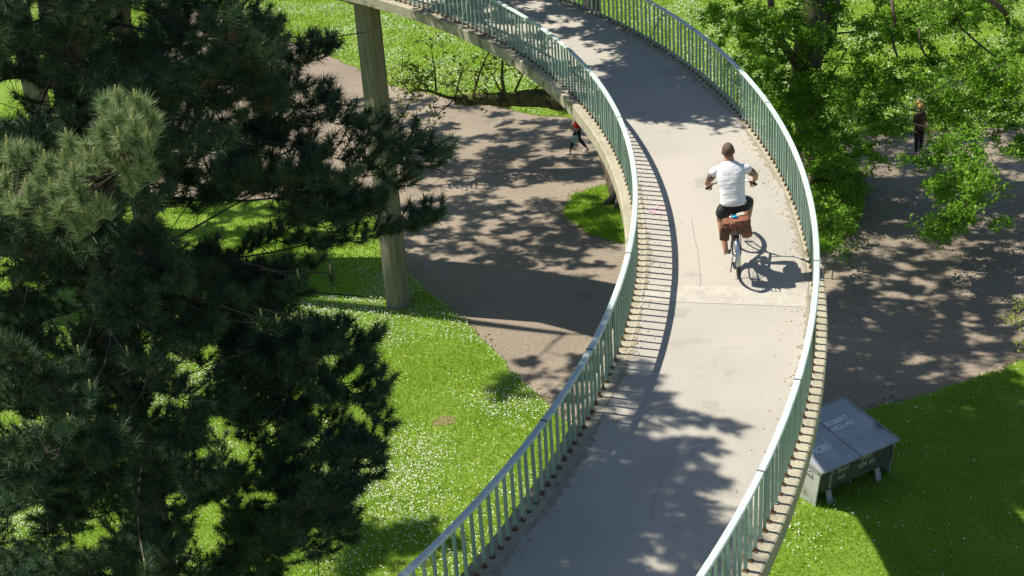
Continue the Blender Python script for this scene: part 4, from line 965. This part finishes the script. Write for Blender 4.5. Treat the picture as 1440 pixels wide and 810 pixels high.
stride = {'arm': {-1: ((-.22, .08, 1.13), (-.20, .26, .98)), 1: ((.23, -.10, 1.12), (.22, -.04, .88))}, 'leg': {-1: ((-.09, .17, .50), (-.08, .28, .10)), 1: ((.09, -.02, .48), (.09, -.30, .12))}}
stand = {'arm': {-1: ((-.23, .06, 1.12), (-.08, .24, 1.10)), 1: ((.23, .06, 1.12), (.06, .25, 1.07))}, 'leg': {-1: ((-.09, .03, .49), (-.10, .0, .09)), 1: ((.10, .05, .49), (.10, .06, .09))}, 'sleeve': .85, 'long': True}
lean_ = {'arm': {-1: ((-.26, .10, 1.14), (-.14, .30, 1.16)), 1: ((.26, .08, 1.13), (.16, .30, 1.14))}, 'leg': {-1: ((-.10, .12, .49), (-.10, .16, .09)), 1: ((.10, -.04, .48), (.09, -.16, .10))}, 'sleeve': .3}
walker('person', 'walker in a red top and black trousers half hidden by the edge of the bridge', gnd(814, 216), math.radians(82), stride, (M['red'], M['trouser'], M['shoe']), M['darkhair'], 'short')
walker('person', 'woman with blond hair in a dark top and black trousers standing under the leafy tree', gnd(1290, 220), math.radians(200), stand, (M['darktop'], M['trouser'], M['skin']), M['blond'], 'bun')
bt = MB(); bt.box((0, -.004, .93), (.27, .21, .035)); 
walker('person', 'person in a white cap and pale top behind the pine branch beside the pillar', gnd(566, 236), math.radians(60), lean_, (M['beige'], M['cap'], M['shoe']), M['darkhair'], 'cap')
cb = thing('small_bag', 'small teal and white bag carried low by the walker in red', 'bag', gnd(809, 201, .45)+Vector((0, 0, 0)))
link('bag_body', soft((0, 0, .13), (.20, .10, .24), seed=3), M['teal'], cb)
hd_ = MB().tube([(-.07, 0, .24), (-.04, 0, .36), (.04, 0, .36), (.07, 0, .24)], .008, 5); link('handle', hd_.mesh('handle'), M['teal'], cb)

# --- steel containers in the shade of the bridge
E1 = Vector((.865, .502, 0)); E2 = Vector((-.502, .865, 0)); C0 = Vector((5.412, 21.062, 0))
def container(label, origin, ln=1.93, dp=1.40, z0=.86, z1=1.12, graffiti=True):
    t = thing('steel_container', label, 'container', origin); R = Matrix((E1, E2, Vector((0, 0, 1)))).transposed(); t.rotation_euler = R.to_euler()
    def P(n, mb, m, par=t, sm=False): return link(n, mb.mesh(n), m, par, sm)
    zs = lambda y: z0+(z1-z0)*y/dp
    i = .07
    # body: lower part stands back under the lid
    b = MB(); b.add([(i, i, .33), (ln-i, i, .33), (ln-i, dp-i, .05), (i, dp-i, .05), (i, i, zs(i)-.035), (ln-i, i, zs(i)-.035), (ln-i, dp-i, zs(dp-i)-.035), (i, dp-i, zs(dp-i)-.035)],
          [(3, 2, 1, 0), (4, 5, 6, 7), (0, 1, 5, 4), (1, 2, 6, 5), (2, 3, 7, 6), (3, 0, 4, 7)])
    P('body', b, M['darksteel'])
    for x0, x1, m in ((-.0, .035, M['zincside']), (ln-.035, ln, M['zinc'])):
        s = MB(); pts = [(x0, .02, zs(.02)-.05), (x0, dp-.02, zs(dp)-.05), (x0, dp-.02, .04), (x0, .30, .02), (x0, .14, .04)]
        n = len(pts); s.add(pts+[(x1, y, z) for _, y, z in pts], [tuple(range(n))[::-1], tuple(range(n, 2*n))]+[(k, (k+1) % n, n+(k+1) % n, n+k) for k in range(n)])
        P('side_panel', s, m)
    # two lid panels with folded rims and a dark joint between them
    for x0, x1 in ((-.03, ln/2-.012), (ln/2+.012, ln+.03)):
        l = MB(); y0, y1 = -.05, dp+.03
        def q(x, y, dz): return (x, y, zs(y)+dz)
        l.add([q(x0, y0, -.03), q(x1, y0, -.03), q(x1, y1, -.03), q(x0, y1, -.03), q(x0, y0, 0), q(x1, y0, 0), q(x1, y1, 0), q(x0, y1, 0)], [(3, 2, 1, 0), (4, 5, 6, 7), (0, 1, 5, 4), (1, 2, 6, 5), (2, 3, 7, 6), (3, 0, 4, 7)])
        lid = P('lid', l, M['zinc'])
        e = MB(); xe = x0+.014 if x0 < .5 else x1-.014
        e.tube([q(xe, y0, .012), q(xe, y1, .012)], .013, 6); e.tube([q(x0, y1-.015, .012), q(x1, y1-.015, .012)], .013, 6); P('rim', e, M['legsteel'], lid)
    h = MB(); h.tube([(-.02, .25, zs(.25)-.16), (-.07, .28, zs(.28)-.15), (-.07, .52, zs(.5)-.14), (-.02, .55, zs(.55)-.14)], .013, 6); P('handle', h, M['legsteel'], t, True)
    h = MB(); h.box((-.012, dp/2, zs(dp/2)-.085), (.02, dp-.1, .014), Matrix.Rotation(math.atan((z1-z0)/dp), 3, 'X')); P('rail', h, M['legsteel'])
    for x in (.30, 1.55):
        l = MB(); l.add([(x-.07, .02, .0), (x+.07, .02, .0), (x+.05, .14, .42), (x-.05, .14, .42), (x-.07, .05, .0), (x+.07, .05, .0), (x+.05, .17, .42), (x-.05, .17, .42)], [(0, 1, 2, 3), (7, 6, 5, 4), (0, 4, 5, 1), (1, 5, 6, 2), (2, 6, 7, 3), (3, 7, 4, 0)]); P('leg', l, M['legsteel'])
    l = MB(); l.tube([(1.0, .35, .42), (1.06, .28, 0)], .018, 6); P('prop', l, M['legsteel'])
    if graffiti:
        ang = math.atan((z1-z0)/dp)
        def word(txt, x, y, size, rz, m, front=False, sh=0):
            cu = bpy.data.curves.new('graffiti', 'FONT'); cu.body = txt; cu.size = size; cu.offset = .0045 if not front else .004; cu.extrude = .0008; cu.shear = sh; cu.space_character = .88
            o = bpy.data.objects.new('graffiti', cu); COL.objects.link(o)
            dg = bpy.context.evaluated_depsgraph_get(); me = bpy.data.meshes.new_from_object(o.evaluated_get(dg)); bpy.data.objects.remove(o)
            me.materials.clear(); g_ = link('graffiti', me, m, t)
            if front: g_.location = (x, i-.004, y); g_.rotation_euler = (PI/2, 0, 0); g_.rotation_mode = 'XYZ'; g_.rotation_euler = (PI/2, -rz, 0)
            else: g_.location = (x, y, zs(y)+.004); g_.rotation_euler = (ang, 0, rz)
            return g_
        word('MCEST', .16, .40, .20, .05, M['spray'], sh=.2); word('ROBERT', 1.00, .90, .165, -.02, M['spray'], sh=.1); word('MCLUKS', 1.02, .735, .15, .0, M['spray'], sh=.1)
        # faded tags on the shaded front
        word('S', .30, .62, .20, 0, M['sprayy'], True); word('S', .27, .49, .18, 0, M['sprayy'], True); word('S', .25, .37, .16, 0, M['sprayy'], True)
        word('SINN', .46, .60, .14, 0, M['sprayy'], True, .2); word('ANS', .48, .46, .11, 0, M['sprayy'], True, .2); word('VIM', .98, .50, .16, 0, M['sprayy'], True, .2); word('DAMN', 1.05, .65, .11, 0, M['sprayy'], True, .2); word('RK', 1.28, .50, .14, 0, M['sprayy'], True, .2)
    return t
container('grey steel container with white graffiti on its lid beside the bridge', C0)
container('second steel container behind the graffiti covered one under the bridge edge', C0+E2*1.52-E1*.62+Vector((0, 0, 0)), graffiti=False, z0=.80, z1=.98)

# --- yellow-green spray at the right edge
ts = thing('flowering_shrub', 'shrub with pale yellow green sprays poking in at the right edge', 'shrub', (13.0, 27.4, 0)); mb = MB(); LC = []
random.seed(8)
for u, v, z in ((1418, 448, .9), (1428, 446, 1.0), (1436, 452, 1.1), (1432, 428, 1.3), (1440, 424, 1.3), (1437, 480, .8), (1444, 486, .8), (1446, 465, 1.1), (1452, 440, 1.3), (1460, 460, 1.1)):
    p = gnd(u, v, z); mb.tube(curve(Vector((13.0, 27.4, 0)), p, 5, -.12, .05), [.02, .016, .012, .009, .007, .005], 4, cap=False)
    for _ in range(36): LC.append(p+Vector((random.gauss(0, .09), random.gauss(0, .09), random.gauss(0, .06))))
link('stems', mb.mesh('stems'), M['bark'], ts).location = -ts.location
V, Fq = leafquads(np.array([tuple(p) for p in LC]), .07, .7); me = npmesh('sprays', V, Fq); me.materials.append(M['leafC']); o = link('sprays', me, None, ts); o.location = -ts.location
